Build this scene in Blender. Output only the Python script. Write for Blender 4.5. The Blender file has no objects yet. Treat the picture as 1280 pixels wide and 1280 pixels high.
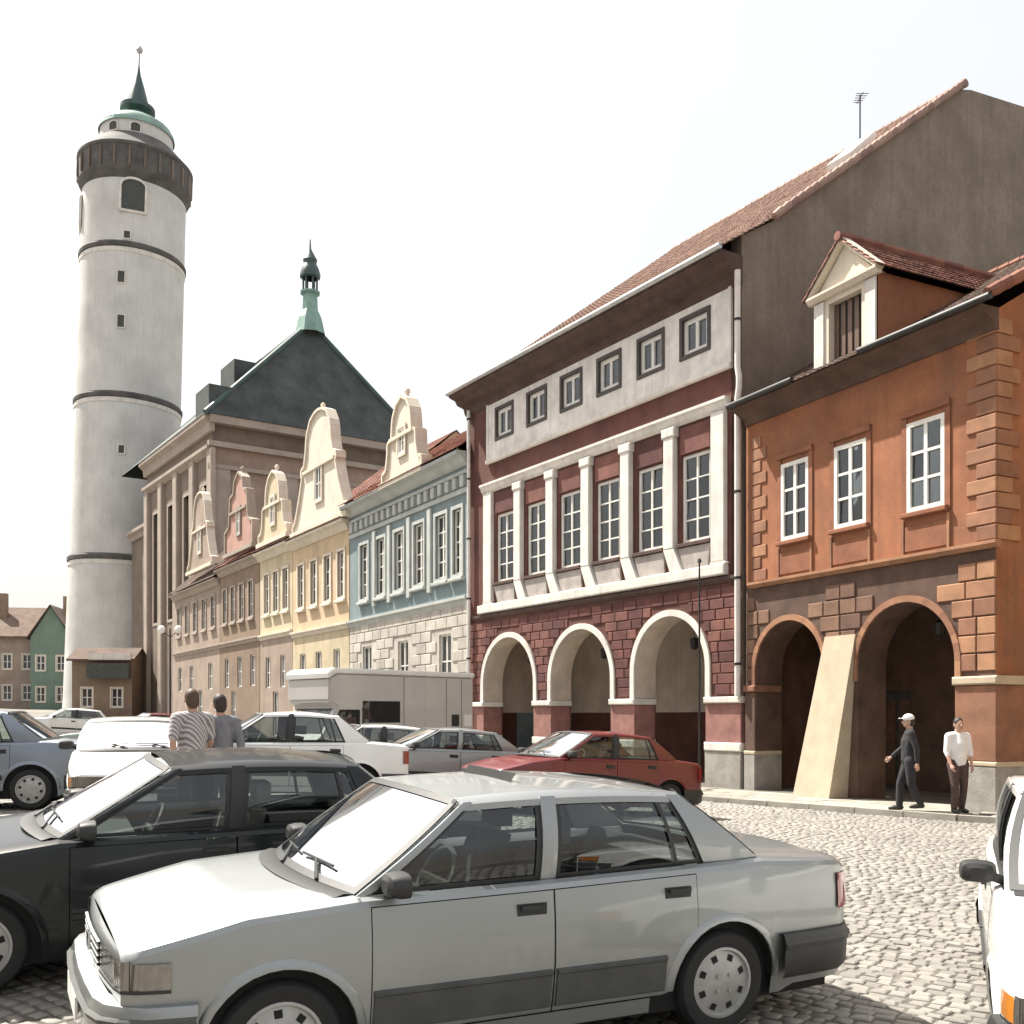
import bpy, bmesh, math, random
import numpy as np
from mathutils import Vector, Matrix
R = math.radians
random.seed(7)
rng = np.random.default_rng(11)
scn = bpy.context.scene
COL = scn.collection

# ------------------------------------------------------------------ camera
CAM_H = 1.88
cam = bpy.data.cameras.new('camera')
cam.sensor_width = 36.0
cam.lens = 36.0
cam.shift_y = 255.0 / 1280.0
cam.clip_start = 0.05
cam.clip_end = 3000
camo = bpy.data.objects.new('camera', cam)
camo.location = (0, 0, CAM_H)
camo.rotation_euler = (R(90), 0, 0)
COL.objects.link(camo)
scn.camera = camo
scn.render.resolution_x = 1024
scn.render.resolution_y = 1024

# ------------------------------------------------------------------ sky and sun
SUN_EL = R(57)
SUN_H = Vector((-0.843, 0.538)).normalized()       # horizontal direction towards the sun
world = bpy.data.worlds.new('World')
scn.world = world
world.use_nodes = True
wn, wl = world.node_tree.nodes, world.node_tree.links
wn.clear()
w_out = wn.new('ShaderNodeOutputWorld')
w_bg = wn.new('ShaderNodeBackground')
w_sky = wn.new('ShaderNodeTexSky')
w_sky.sky_type = 'NISHITA'
w_sky.sun_disc = False
w_sky.sun_elevation = SUN_EL
w_sky.sun_rotation = math.atan2(SUN_H.x, SUN_H.y)
w_sky.dust_density = 8.0
w_sky.air_density = 1.0
w_tc = wn.new('ShaderNodeTexCoord')
w_no = wn.new('ShaderNodeTexNoise')
w_no.inputs['Scale'].default_value = 2.2
w_no.inputs['Detail'].default_value = 5
w_rp = wn.new('ShaderNodeValToRGB')
w_rp.color_ramp.elements[0].position = 0.25
w_rp.color_ramp.elements[0].color = (0.55, 0.55, 0.55, 1)
w_rp.color_ramp.elements[1].position = 0.7
w_rp.color_ramp.elements[1].color = (0.72, 0.72, 0.72, 1)
w_mx = wn.new('ShaderNodeMix')
w_mx.data_type = 'RGBA'
w_mx.inputs[7].default_value = (5.3, 5.28, 5.2, 1)    # thin bright cloud veil
w_bg.inputs['Strength'].default_value = 0.10
wl.new(w_tc.outputs['Generated'], w_no.inputs['Vector'])
wl.new(w_no.outputs['Fac'], w_rp.inputs['Fac'])
wl.new(w_rp.outputs['Color'], w_mx.inputs[0])
wl.new(w_sky.outputs['Color'], w_mx.inputs[6])
wl.new(w_mx.outputs[2], w_bg.inputs['Color'])
wl.new(w_bg.outputs['Background'], w_out.inputs['Surface'])

sun = bpy.data.lights.new('sun', 'SUN')
sun.energy = 5.0
sun.angle = R(0.6)
sun.color = (1.0, 0.95, 0.86)
suno = bpy.data.objects.new('sun', sun)
sd = Vector((SUN_H.x * math.cos(SUN_EL), SUN_H.y * math.cos(SUN_EL), math.sin(SUN_EL)))
suno.rotation_euler = sd.to_track_quat('Z', 'Y').to_euler()
suno.location = (-30, 20, 60)
COL.objects.link(suno)

scn.view_settings.view_transform = 'Standard'
scn.view_settings.look = 'None'
scn.view_settings.exposure = 1.15
scn.view_settings.gamma = 1.0
scn.view_settings.use_curve_mapping = False
scn.cycles.max_bounces = 7
scn.cycles.diffuse_bounces = 3
scn.cycles.glossy_bounces = 3
scn.cycles.transparent_max_bounces = 10


# ------------------------------------------------------------------ materials
def mat(name, col, rough=0.8, var=0.12, scale=3.0, streak=0.0, bump=0.0, bscale=40.0, metal=0.0,
        rnd=0.0, spec=0.5, coat=0.0, col2=None, fine=0.0, dirt=0.0):
    m = bpy.data.materials.new(name)
    m.use_nodes = True
    n, l = m.node_tree.nodes, m.node_tree.links
    p = n['Principled BSDF']
    p.inputs['Roughness'].default_value = rough
    p.inputs['Metallic'].default_value = metal
    p.inputs['Specular IOR Level'].default_value = spec
    p.inputs['Coat Weight'].default_value = coat
    p.inputs['Coat Roughness'].default_value = 0.04
    tc = n.new('ShaderNodeTexCoord')
    src = None

    def mixin(fac_socket, a, b, fmul=1.0, blend='MIX'):
        mx = n.new('ShaderNodeMix')
        mx.data_type = 'RGBA'
        mx.blend_type = blend
        if fac_socket is None:
            mx.inputs[0].default_value = fmul
        else:
            l.new(fac_socket, mx.inputs[0])
        for k, v in ((6, a), (7, b)):
            if hasattr(v, 'is_output'):
                l.new(v, mx.inputs[k])
            else:
                mx.inputs[k].default_value = (*v, 1) if len(v) == 3 else v
        return mx.outputs[2]

    def noise(sc, det=4, vec=None, ro=0.6):
        t = n.new('ShaderNodeTexNoise')
        t.inputs['Scale'].default_value = sc
        t.inputs['Detail'].default_value = det
        t.inputs['Roughness'].default_value = ro
        l.new(vec if vec else tc.outputs['Object'], t.inputs['Vector'])
        return t.outputs['Fac']

    def ramp(s, a, b, lo=0.3, hi=0.7):
        mr = n.new('ShaderNodeMapRange')
        mr.inputs['From Min'].default_value = lo
        mr.inputs['From Max'].default_value = hi
        mr.inputs['To Min'].default_value = a
        mr.inputs['To Max'].default_value = b
        l.new(s, mr.inputs['Value'])
        return mr.outputs['Result']
    c2 = col2 if col2 else tuple(c * (1 - var * 1.6) for c in col)
    c1 = tuple(min(1, c * (1 + var * 0.6)) for c in col)
    if var > 0 or col2:
        src = mixin(ramp(noise(scale), 0, 1), c1, c2)
    else:
        src = tuple(col)
    if fine > 0:
        src = mixin(ramp(noise(scale * 14, 3), 0, fine), src, tuple(c * 0.45 for c in col))
    if streak > 0:
        mp = n.new('ShaderNodeMapping')
        mp.inputs['Scale'].default_value = (5.5, 5.5, 0.35)
        l.new(tc.outputs['Object'], mp.inputs['Vector'])
        src = mixin(ramp(noise(1.0, 5, mp.outputs['Vector']), 0, streak, 0.48, 0.75), src,
                    tuple(c * 0.4 + 0.02 for c in col))
    if dirt > 0:
        src = mixin(ramp(noise(0.7, 7), 0, dirt, 0.5, 0.7), src, (0.10, 0.085, 0.07))
    if rnd > 0:
        g = n.new('ShaderNodeNewGeometry')
        oi = n.new('ShaderNodeObjectInfo')
        ad = n.new('ShaderNodeMath')
        ad.operation = 'ADD'
        l.new(g.outputs['Random Per Island'], ad.inputs[0])
        l.new(oi.outputs['Random'], ad.inputs[1])
        fr = n.new('ShaderNodeMath')
        fr.operation = 'FRACT'
        l.new(ad.outputs[0], fr.inputs[0])
        hs = n.new('ShaderNodeHueSaturation')
        l.new(ramp(fr.outputs[0], 1 - rnd, 1 + rnd, 0, 1), hs.inputs['Value'])
        l.new(ramp(fr.outputs[0], 0.495, 0.508, 0.3, 1), hs.inputs['Hue'])
        if hasattr(src, 'is_output'):
            l.new(src, hs.inputs['Color'])
        else:
            hs.inputs['Color'].default_value = (*src, 1)
        src = hs.outputs['Color']
    if hasattr(src, 'is_output'):
        l.new(src, p.inputs['Base Color'])
    else:
        p.inputs['Base Color'].default_value = (*src, 1)
    if bump > 0:
        b = n.new('ShaderNodeBump')
        b.inputs['Strength'].default_value = bump
        b.inputs['Distance'].default_value = 0.02
        l.new(noise(bscale, 4), b.inputs['Height'])
        l.new(b.outputs['Normal'], p.inputs['Normal'])
    return m


def glass_mat(name, tint=(0.85, 0.88, 0.87), see=0.9, rough=0.02, wav=0.02, dark=(0.012, 0.014, 0.015), ws=1.2, ior=1.42):
    m = bpy.data.materials.new(name)
    m.use_nodes = True
    n, l = m.node_tree.nodes, m.node_tree.links
    n.clear()
    out = n.new('ShaderNodeOutputMaterial')
    tr = n.new('ShaderNodeBsdfTransparent')
    tr.inputs['Color'].default_value = (*tint, 1)
    df = n.new('ShaderNodeBsdfDiffuse')
    df.inputs['Color'].default_value = (*dark, 1)
    gl = n.new('ShaderNodeBsdfGlossy')
    gl.inputs['Roughness'].default_value = rough
    gl.inputs['Color'].default_value = (0.95, 0.97, 1, 1)
    fr = n.new('ShaderNodeFresnel')
    fr.inputs['IOR'].default_value = ior
    tc = n.new('ShaderNodeTexCoord')
    no = n.new('ShaderNodeTexNoise')
    no.inputs['Scale'].default_value = ws
    bp = n.new('ShaderNodeBump')
    bp.inputs['Strength'].default_value = 1.0
    bp.inputs['Distance'].default_value = wav
    l.new(tc.outputs['Object'], no.inputs['Vector'])
    l.new(no.outputs['Fac'], bp.inputs['Height'])
    l.new(bp.outputs['Normal'], gl.inputs['Normal'])
    l.new(bp.outputs['Normal'], fr.inputs['Normal'])
    a = n.new('ShaderNodeMixShader')
    a.inputs[0].default_value = see
    l.new(df.outputs[0], a.inputs[1])
    l.new(tr.outputs[0], a.inputs[2])
    b = n.new('ShaderNodeMixShader')
    ml = n.new('ShaderNodeMath')
    ml.operation = 'MULTIPLY_ADD'
    ml.inputs[1].default_value = 0.95
    ml.inputs[2].default_value = 0.03
    ml.use_clamp = True
    l.new(fr.outputs[0], ml.inputs[0])
    l.new(ml.outputs[0], b.inputs[0])
    l.new(a.outputs[0], b.inputs[1])
    l.new(gl.outputs[0], b.inputs[2])
    l.new(b.outputs[0], out.inputs['Surface'])
    return m


M = {}
M['maroon'] = mat('maroon_plaster', (0.128, 0.046, 0.033), 0.9, 0.3, 1.1, 0.5, 0.3, 60, fine=0.3, dirt=0.3)
M['maroon_block'] = mat('maroon_block', (0.16, 0.062, 0.052), 0.9, 0.25, 2, 0.1, 0.3, 50, rnd=0.38, fine=0.25)
M['pink_stone'] = mat('pink_stone', (0.29, 0.14, 0.12), 0.85, 0.2, 3, 0.2, 0.25, 50)
M['white_trim'] = mat('white_trim', (0.74, 0.70, 0.64), 0.8, 0.12, 1.8, 0.42, 0.15, 60, fine=0.2, dirt=0.16)
M['grey_panel'] = mat('grey_panel', (0.76, 0.72, 0.68), 0.85, 0.16, 1.6, 0.42, 0.12, 50)
M['parapet'] = mat('parapet_plaster', (0.40, 0.36, 0.33), 0.85, 0.2, 2.5, 0.3, 0.12, 50)
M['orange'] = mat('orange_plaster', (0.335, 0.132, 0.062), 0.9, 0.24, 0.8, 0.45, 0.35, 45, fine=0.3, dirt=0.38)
M['orange_block'] = mat('orange_block', (0.32, 0.16, 0.092), 0.9, 0.2, 2, 0.1, 0.3, 50, rnd=0.28, fine=0.2)
M['orange_dark'] = mat('orange_panel', (0.26, 0.105, 0.055), 0.9, 0.2, 2, 0.2, 0.25, 50)
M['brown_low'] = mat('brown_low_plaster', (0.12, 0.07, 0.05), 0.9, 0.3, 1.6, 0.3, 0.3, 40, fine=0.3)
M['brown_block'] = mat('brown_block', (0.21, 0.12, 0.08), 0.9, 0.25, 2, 0.2, 0.3, 50, rnd=0.3, fine=0.2)
M['cream_stone'] = mat('cream_stone', (0.47, 0.39, 0.285), 0.85, 0.1, 2.5, 0.15, 0.2, 40, fine=0.1)
M['beige_in'] = mat('beige_plaster', (0.60, 0.51, 0.42), 0.9, 0.15, 1.3, 0.25, 0.15, 40)
M['base_grey'] = mat('base_stone', (0.33, 0.31, 0.28), 0.9, 0.2, 3, 0.2, 0.35, 30, fine=0.2)
M['gable_brown'] = mat('gable_render', (0.255, 0.205, 0.16), 0.95, 0.22, 0.55, 0.45, 0.35, 25, fine=0.35, dirt=0.35)
M['tile_red'] = mat('red_tile', (0.24, 0.095, 0.065), 0.85, 0.25, 1.2, 0, 0.2, 60, rnd=0.32, dirt=0.25)
M['tile_pink'] = mat('pink_tile', (0.33, 0.215, 0.175), 0.8, 0.2, 1.2, 0, 0.2, 60, rnd=0.25, dirt=0.2)
M['tile_brown'] = mat('brown_tile', (0.13, 0.085, 0.065), 0.9, 0.25, 1.2, 0, 0.25, 60, rnd=0.35, dirt=0.3)
M['slate'] = mat('slate', (0.072, 0.086, 0.082), 0.75, 0.4, 0.6, 0.2, 0.6, 5, fine=0.6)
M['copper'] = mat('green_copper', (0.22, 0.36, 0.31), 0.6, 0.2, 0.8, 0.3, 0.1, 20)
M['dark_copper'] = mat('dark_copper', (0.05, 0.09, 0.085), 0.5, 0.25, 1, 0.1)
M['tower_white'] = mat('tower_lime', (0.62, 0.61, 0.58), 0.9, 0.12, 0.35, 0.2, 0.25, 12, fine=0.1)
M['tower_dark'] = mat('tower_gallery', (0.105, 0.098, 0.092), 0.85, 0.3, 0.8, 0.3, 0.2, 10)
M['soffit'] = mat('eave_board', (0.085, 0.05, 0.04), 0.85, 0.25, 2, 0.1, 0.15, 40)
M['window_dark'] = mat('dark_surround', (0.07, 0.06, 0.055), 0.7, 0.2, 3)
M['frame_white'] = mat('painted_frame', (0.72, 0.70, 0.65), 0.5, 0.08, 5, 0.1)
M['frame_brown'] = mat('brown_frame', (0.12, 0.07, 0.045), 0.5, 0.2, 5)
M['curtain'] = mat('curtain_cloth', (0.72, 0.70, 0.66), 0.95, 0.1, 4)
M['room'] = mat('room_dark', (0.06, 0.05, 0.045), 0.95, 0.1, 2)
M['door_wood'] = mat('door_wood', (0.06, 0.065, 0.055), 0.6, 0.25, 4, 0.4)
M['glass'] = glass_mat('window_glass', wav=0.006)
M['glass_far'] = glass_mat('far_glass', see=0.0, wav=0.06, dark=(0.03, 0.03, 0.03))
M['blue'] = mat('blue_plaster', (0.20, 0.26, 0.275), 0.9, 0.15, 0.8, 0.35, 0.15, 30, fine=0.25, dirt=0.3)
M['blue_light'] = mat('blue_grey_trim', (0.42, 0.44, 0.42), 0.85, 0.12, 1.4, 0.25)
M['grey_stone'] = mat('grey_ashlar', (0.46, 0.43, 0.38), 0.9, 0.15, 1.5, 0.2, 0.2, 30, rnd=0.18)
M['yellow'] = mat('yellow_plaster', (0.62, 0.45, 0.26), 0.9, 0.12, 0.8, 0.25, 0.15, 30)
M['peach'] = mat('peach_plaster', (0.60, 0.46, 0.30), 0.9, 0.12, 0.8, 0.25, 0.15, 30, fine=0.25, dirt=0.3)
M['cream'] = mat('cream_plaster', (0.58, 0.49, 0.33), 0.9, 0.12, 0.8, 0.3, 0.15, 30, fine=0.25, dirt=0.3)
M['gable_white'] = mat('gable_white', (0.64, 0.57, 0.47), 0.85, 0.1, 1, 0.25, 0.1, 30)
M['brownp'] = mat('brown_house_plaster', (0.26, 0.185, 0.13), 0.9, 0.15, 0.8, 0.3, 0.15, 30, fine=0.25, dirt=0.3)
M['pinkp'] = mat('pink_plaster', (0.42, 0.25, 0.20), 0.9, 0.12, 0.8, 0.3, 0.15, 30)
M['taupe'] = mat('taupe_plaster', (0.36, 0.28, 0.225), 0.9, 0.15, 0.8, 0.3, 0.15, 30, fine=0.25, dirt=0.3)
M['church'] = mat('church_plaster', (0.20, 0.155, 0.12), 0.9, 0.18, 0.5, 0.4, 0.2, 15)
M['church_pink'] = mat('church_front_plaster', (0.33, 0.24, 0.19), 0.9, 0.15, 0.5, 0.3, 0.2, 15)
M['church_trim'] = mat('church_trim', (0.36, 0.30, 0.25), 0.85, 0.12, 0.8, 0.3)
M['green_wall'] = mat('green_plaster', (0.15, 0.21, 0.17), 0.9, 0.12, 0.8, 0.3)
M['metal_pipe'] = mat('painted_pipe', (0.70, 0.66, 0.62), 0.5, 0.08, 4, 0.2)
M['dark_metal'] = mat('dark_metal', (0.03, 0.03, 0.03), 0.5, 0.2, 5, metal=0.3)
M['steel'] = mat('zinc', (0.45, 0.45, 0.45), 0.4, 0.15, 4, metal=0.7)
M['lamp_glass'] = mat('opal_glass', (0.85, 0.84, 0.80), 0.3, 0.02, 4)
# ground
M['joint'] = mat('paving_joint', (0.145, 0.133, 0.113), 0.95, 0.3, 1.2, 0, 0.5, 60, fine=0.4)
M['cobble'] = mat('cobble_stone', (0.255, 0.24, 0.215), 0.65, 0.16, 0.35, 0, 0.35, 90, rnd=0.19, fine=0.25)
M['slab'] = mat('paving_slab', (0.33, 0.31, 0.265), 0.8, 0.14, 2, 0, 0.3, 60, rnd=0.14, fine=0.2)
M['kerb'] = mat('kerb_granite', (0.33, 0.31, 0.27), 0.8, 0.18, 3, 0, 0.35, 70, rnd=0.12, fine=0.3)


# ------------------------------------------------------------------ mesh helpers
class MB:
    def __init__(s):
        s.v, s.f, s.m = [], [], []
        s.cur = 0

    def add(s, vs, fs):
        o = len(s.v)
        s.v += [tuple(v) for v in vs]
        for f in fs:
            s.f.append(tuple(i + o for i in f))
            s.m.append(s.cur)
        return s

    def box(s, x0, x1, y0, y1, z0, z1, ch=0.0):
        if ch <= 0:
            vs = [(x, y, z) for z in (z0, z1) for y in (y0, y1) for x in (x0, x1)]
            return s.add(vs, [(0, 2, 3, 1), (4, 5, 7, 6), (0, 1, 5, 4), (2, 6, 7, 3), (0, 4, 6, 2), (1, 3, 7, 5)])
        # chamfer only on the -y (outer) face edges
        vs = [(x0, y1, z0), (x1, y1, z0), (x1, y1, z1), (x0, y1, z1),
              (x0, y0 + ch, z0), (x1, y0 + ch, z0), (x1, y0 + ch, z1), (x0, y0 + ch, z1),
              (x0 + ch, y0, z0 + ch), (x1 - ch, y0, z0 + ch), (x1 - ch, y0, z1 - ch), (x0 + ch, y0, z1 - ch)]
        fs = [(3, 2, 1, 0), (8, 9, 10, 11)]
        for i in range(4):
            j = (i + 1) % 4
            fs += [(i, j, 4 + j, 4 + i), (4 + i, 4 + j, 8 + j, 8 + i)]
        return s.add(vs, fs)

    def prism(s, pts, y0, y1):
        """pts (x,z) counter-clockwise seen from -y; extruded y0..y1"""
        n = len(pts)
        vs = [(p[0], y0, p[1]) for p in pts] + [(p[0], y1, p[1]) for p in pts]
        fs = [tuple(range(n)), tuple(range(2 * n - 1, n - 1, -1))]
        for i in range(n):
            j = (i + 1) % n
            fs.append((j, i, n + i, n + j))
        return s.add(vs, fs)

    def prism_x(s, pts, x0, x1):
        """pts (y,z); extruded along x"""
        n = len(pts)
        vs = [(x0, p[0], p[1]) for p in pts] + [(x1, p[0], p[1]) for p in pts]
        fs = [tuple(range(n - 1, -1, -1)), tuple(range(n, 2 * n))]
        for i in range(n):
            j = (i + 1) % n
            fs.append((i, j, n + j, n + i))
        return s.add(vs, fs)

    def bar(s, a, b, w, h=None, up=(0, 0, 1)):
        a, b = Vector(a), Vector(b)
        h = h or w
        d = (b - a).normalized()
        up = Vector(up)
        if abs(d.dot(up)) > 0.98:
            up = Vector((1, 0, 0))
        sx = d.cross(up).normalized() * w / 2
        sz = sx.cross(d).normalized() * h / 2
        vs = [p + i * sx + j * sz for p in (a, b) for i, j in ((-1, -1), (1, -1), (1, 1), (-1, 1))]
        return s.add(vs, [(3, 2, 1, 0), (4, 5, 6, 7)] + [(i, (i + 1) % 4, 4 + (i + 1) % 4, 4 + i) for i in range(4)])

    def tube(s, pts, rad, seg=10, caps=True):
        pts = [Vector(p) for p in pts]
        if not hasattr(rad, '__len__'):
            rad = [rad] * len(pts)
        rings = []
        d0 = (pts[1] - pts[0]).normalized()
        ref = Vector((0, 0, 1)) if abs(d0.z) < 0.9 else Vector((1, 0, 0))
        o = len(s.v)
        for i, p in enumerate(pts):
            d = (pts[min(i + 1, len(pts) - 1)] - pts[max(i - 1, 0)]).normalized()
            x = d.cross(ref).normalized()
            y = x.cross(d).normalized()
            for k in range(seg):
                t = 2 * math.pi * k / seg
                s.v.append(tuple(p + (x * math.cos(t) + y * math.sin(t)) * rad[i]))
        n0 = len(s.f)
        for i in range(len(pts) - 1):
            for k in range(seg):
                a, b = o + i * seg + k, o + i * seg + (k + 1) % seg
                s.f.append((a, b, b + seg, a + seg))
        if caps:
            s.f.append(tuple(o + k for k in range(seg - 1, -1, -1)))
            e = o + (len(pts) - 1) * seg
            s.f.append(tuple(e + k for k in range(seg)))
        s.m += [s.cur] * (len(s.f) - n0)
        return s

    def lathe(s, prof, seg=32, c=(0, 0, 0), axis='z'):
        """prof list of (r, h)"""
        o = len(s.v)
        n0 = len(s.f)
        for r, h in prof:
            for k in range(seg):
                t = 2 * math.pi * k / seg
                if axis == 'z':
                    s.v.append((c[0] + r * math.cos(t), c[1] + r * math.sin(t), c[2] + h))
                else:
                    s.v.append((c[0] + r * math.cos(t), c[1] + h, c[2] + r * math.sin(t)))
        for i in range(len(prof) - 1):
            for k in range(seg):
                a, b = o + i * seg + k, o + i * seg + (k + 1) % seg
                f = (a, b, b + seg, a + seg)
                s.f.append(f if axis == 'z' else f[::-1])
        s.m += [s.cur] * (len(s.f) - n0)
        return s

    def grid(s, P, flip=False):
        """P[i][j] points"""
        ni, nj = len(P), len(P[0])
        vs = [p for row in P for p in row]
        fs = []
        for i in range(ni - 1):
            for j in range(nj - 1):
                q = (i * nj + j, (i + 1) * nj + j, (i + 1) * nj + j + 1, i * nj + j + 1)
                fs.append(q[::-1] if flip else q)
        return s.add(vs, fs)

    def mesh(s, name, mats, smooth=False, weld=False):
        me = bpy.data.meshes.new(name)
        me.from_pydata(s.v, [], s.f)
        mats = mats if isinstance(mats, (list, tuple)) else [mats]
        for m in mats:
            me.materials.append(M[m] if isinstance(m, str) else m)
        if len(mats) > 1:
            me.polygons.foreach_set('material_index', s.m)
        if weld:
            bm = bmesh.new()
            bm.from_mesh(me)
            bmesh.ops.remove_doubles(bm, verts=bm.verts, dist=0.0008)
            bmesh.ops.recalc_face_normals(bm, faces=bm.faces)
            bm.to_mesh(me)
            bm.free()
        if smooth:
            me.polygons.foreach_set('use_smooth', [True] * len(me.polygons))
            if smooth != 'all':
                me.set_sharp_from_angle(angle=R(38))
        me.update()
        return me

    def build(s, name, mats, parent=None, smooth=False, weld=False):
        return link(name, s.mesh(name, mats, smooth, weld), parent)


def link(name, me, parent=None):
    o = bpy.data.objects.new(name, me)
    COL.objects.link(o)
    if parent is not None:
        o.parent = parent
    return o


def tag(o, label, cat, group=None):
    o['label'] = label
    o['category'] = cat
    if group:
        o['group'] = group
    return o


def thing(name, label, cat, loc, rz=0.0, group=None):
    o = bpy.data.objects.new(name, None)
    o.empty_display_size = 0.2
    COL.objects.link(o)
    o.location = loc
    o.rotation_euler = (0, 0, rz)
    return tag(o, label, cat, group)


def struct(o):
    o['kind'] = 'structure'
    return o


# ------------------------------------------------------------------ terrain
UX, UY = 0.53943, -0.84203            # along the main facade, towards the viewer's right
NX, NY = -0.84203, -0.53943           # out of the facade into the square
F0 = (5.67, 25.0)


def sstep(x):
    x = np.clip(x, 0, 1)
    return x * x * (3 - 2 * x)


def gz(x, y):
    x = np.asarray(x, float)
    y = np.asarray(y, float)
    t = -(UX * x + UY * y)
    v = NX * (x - F0[0]) + NY * (y - F0[1])
    h = 0.5 * sstep((v - 3) / 11) * sstep((t - 2) / 14)
    far = np.clip(t - 34, 0, 90)
    return h + 0.03 * far


def g(x, y):
    return float(gz(x, y))


KERB = [(12.6, 14.59), (7.93, 18.20), (3.40, 23.55), (-9.67, 44.86), (-16.4, 55.7), (-26.7, 72.6)]
INNER = [(22, 24), (17, 28), (14.5, 33), (1.0, 53), (-7, 63), (-17, 80)]


def lerp(a, b, t):
    return a + (b - a) * t


# joint / bedding sheet out to the horizon
xs = np.unique(np.concatenate([np.linspace(-900, -60, 22), np.linspace(-60, -14, 47), np.linspace(-14, 14, 57),
                               np.linspace(14, 60, 24), np.linspace(60, 900, 18)]))
ys = np.unique(np.concatenate([np.linspace(-300, -10, 12), np.linspace(-10, 40, 101), np.linspace(40, 130, 61),
                               np.linspace(130, 1500, 22)]))
gx, gy = np.meshgrid(xs, ys)
gv = np.stack([gx, gy, gz(gx, gy)], -1).reshape(-1, 3)
nx_, ny_ = len(xs), len(ys)
gf = [(j * nx_ + i, j * nx_ + i + 1, (j + 1) * nx_ + i + 1, (j + 1) * nx_ + i)
      for j in range(ny_ - 1) for i in range(nx_ - 1)]


def ground_material():
    m = mat('far_paving', (0.225, 0.21, 0.187), 0.85, 0.2, 0.15, 0, 0.3, 30)
    n, l = m.node_tree.nodes, m.node_tree.links
    p = n['Principled BSDF']
    old = p.inputs['Base Color'].links[0].from_socket
    tc = n.new('ShaderNodeTexCoord')
    vo = n.new('ShaderNodeTexVoronoi')
    vo.feature = 'DISTANCE_TO_EDGE'
    vo.inputs['Scale'].default_value = 7.5
    l.new(tc.outputs['Object'], vo.inputs['Vector'])
    mr = n.new('ShaderNodeMapRange')
    mr.inputs['From Min'].default_value = 0.02
    mr.inputs['From Max'].default_value = 0.09
    l.new(vo.outputs['Distance'], mr.inputs['Value'])
    mx = n.new('ShaderNodeMix')
    mx.data_type = 'RGBA'
    l.new(mr.outputs['Result'], mx.inputs[0])
    mx.inputs[6].default_value = (0.11, 0.10, 0.08, 1)
    l.new(old, mx.inputs[7])
    l.new(mx.outputs[2], p.inputs['Base Color'])
    return m


me = bpy.data.meshes.new('square_ground')
me.from_pydata([tuple(v) for v in gv], [], gf)
me.materials.append(ground_material())
me.polygons.foreach_set('use_smooth', [True] * len(me.polygons))
ground = struct(link('square_ground', me))
ground['label'] = 'cobbled town square sloping gently up to the church'

# bedding under the built cobbles
CX0, CX1, CY0, CY1 = -10.0, 12.0, 1.6, 30.0


def kerb_side(x, y):
    """>0 on the square side of the kerb line"""
    best = np.full(np.shape(x), 1e9)
    x = np.asarray(x)
    y = np.asarray(y)
    for (ax, ay), (bx, by) in zip(KERB[:-1], KERB[1:]):
        dx, dy = bx - ax, by - ay
        L = math.hypot(dx, dy)
        t = np.clip(((x - ax) * dx + (y - ay) * dy) / L / L, 0, 1)
        px, py = ax + t * dx, ay + t * dy
        d = np.hypot(x - px, y - py)
        sgn = np.sign(-(dx * (y - ay) - dy * (x - ax)))
        d = d * np.where(sgn == 0, 1, -sgn)
        best = np.where(np.abs(d) < np.abs(best), d, best)
    return best


# cobbles: rows of setts, slightly irregular
PITCH = 0.112
ang = R(-38)
ca, sa = math.cos(ang), math.sin(ang)
rows = []
span = 34.0
nr = int(2 * span / PITCH)
for r in range(nr):
    vv = -span + r * PITCH
    widths = rng.uniform(0.088, 0.155, int(2 * span / 0.115))
    us = -span + np.cumsum(widths)
    us = us[us < span]
    ww = widths[:len(us)]
    uc = us - ww / 2
    vc = vv + rng.normal(0, 0.008, len(us)) + 0.035 * np.sin(uc * 0.9 + r * 0.02)
    rows.append(np.stack([uc, vc, ww], -1))
cb = np.concatenate(rows)
cxw = cb[:, 0] * ca - cb[:, 1] * sa
cyw = cb[:, 0] * sa + cb[:, 1] * ca + 12
ok = (cxw > CX0) & (cxw < CX1) & (cyw > CY0) & (cyw < CY1) & (kerb_side(cxw, cyw) > 0.1)
# only setts the square can show around the parked cars (wide margin)
ok &= (np.abs(cxw) < 0.62 * cyw + 2.2)
cb, cxw, cyw = cb[ok], cxw[ok], cyw[ok]
N = len(cb)
hw = cb[:, 2] / 2 - 0.006
hd = np.full(N, PITCH / 2 - 0.006) * rng.uniform(0.86, 1.02, N)
rot = ang + rng.normal(0, 0.06, N)
top = 0.014 + rng.normal(0, 0.0035, N)
zc = gz(cxw, cyw)
corner = np.array([(-1, -1), (1, -1), (1, 1), (-1, 1)], float)


def cobble_verts(idx):
    n = len(idx)
    V = np.zeros((n, 12, 3))
    jit = rng.normal(0, 0.006, (n, 4, 2))
    tilt = rng.normal(0, 0.03, (n, 2))
    for k in range(4):
        for lev, (ins, hz) in enumerate(((0.0, -0.02), (0.004, 0.0), (0.015, 1.0))):
            lx = corner[k, 0] * (hw[idx] - ins) + jit[:, k, 0]
            ly = corner[k, 1] * (hd[idx] - ins) + jit[:, k, 1]
            c_, s_ = np.cos(rot[idx]), np.sin(rot[idx])
            V[:, lev * 4 + k, 0] = cxw[idx] + lx * c_ - ly * s_
            V[:, lev * 4 + k, 1] = cyw[idx] + lx * s_ + ly * c_
            zz = np.full(n, -0.02) if lev == 0 else (top[idx] - 0.008 if lev == 1 else top[idx])
            V[:, lev * 4 + k, 2] = zc[idx] + zz + (lx * tilt[:, 0] + ly * tilt[:, 1]) * (lev > 0)
    return V


CF = []
for lev in (0, 1):
    for k in range(4):
        j = (k + 1) % 4
        CF.append((lev * 4 + k, lev * 4 + j, lev * 4 + 4 + j, lev * 4 + 4 + k))
CF.append((8, 9, 10, 11))
CF = np.array(CF)

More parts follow.
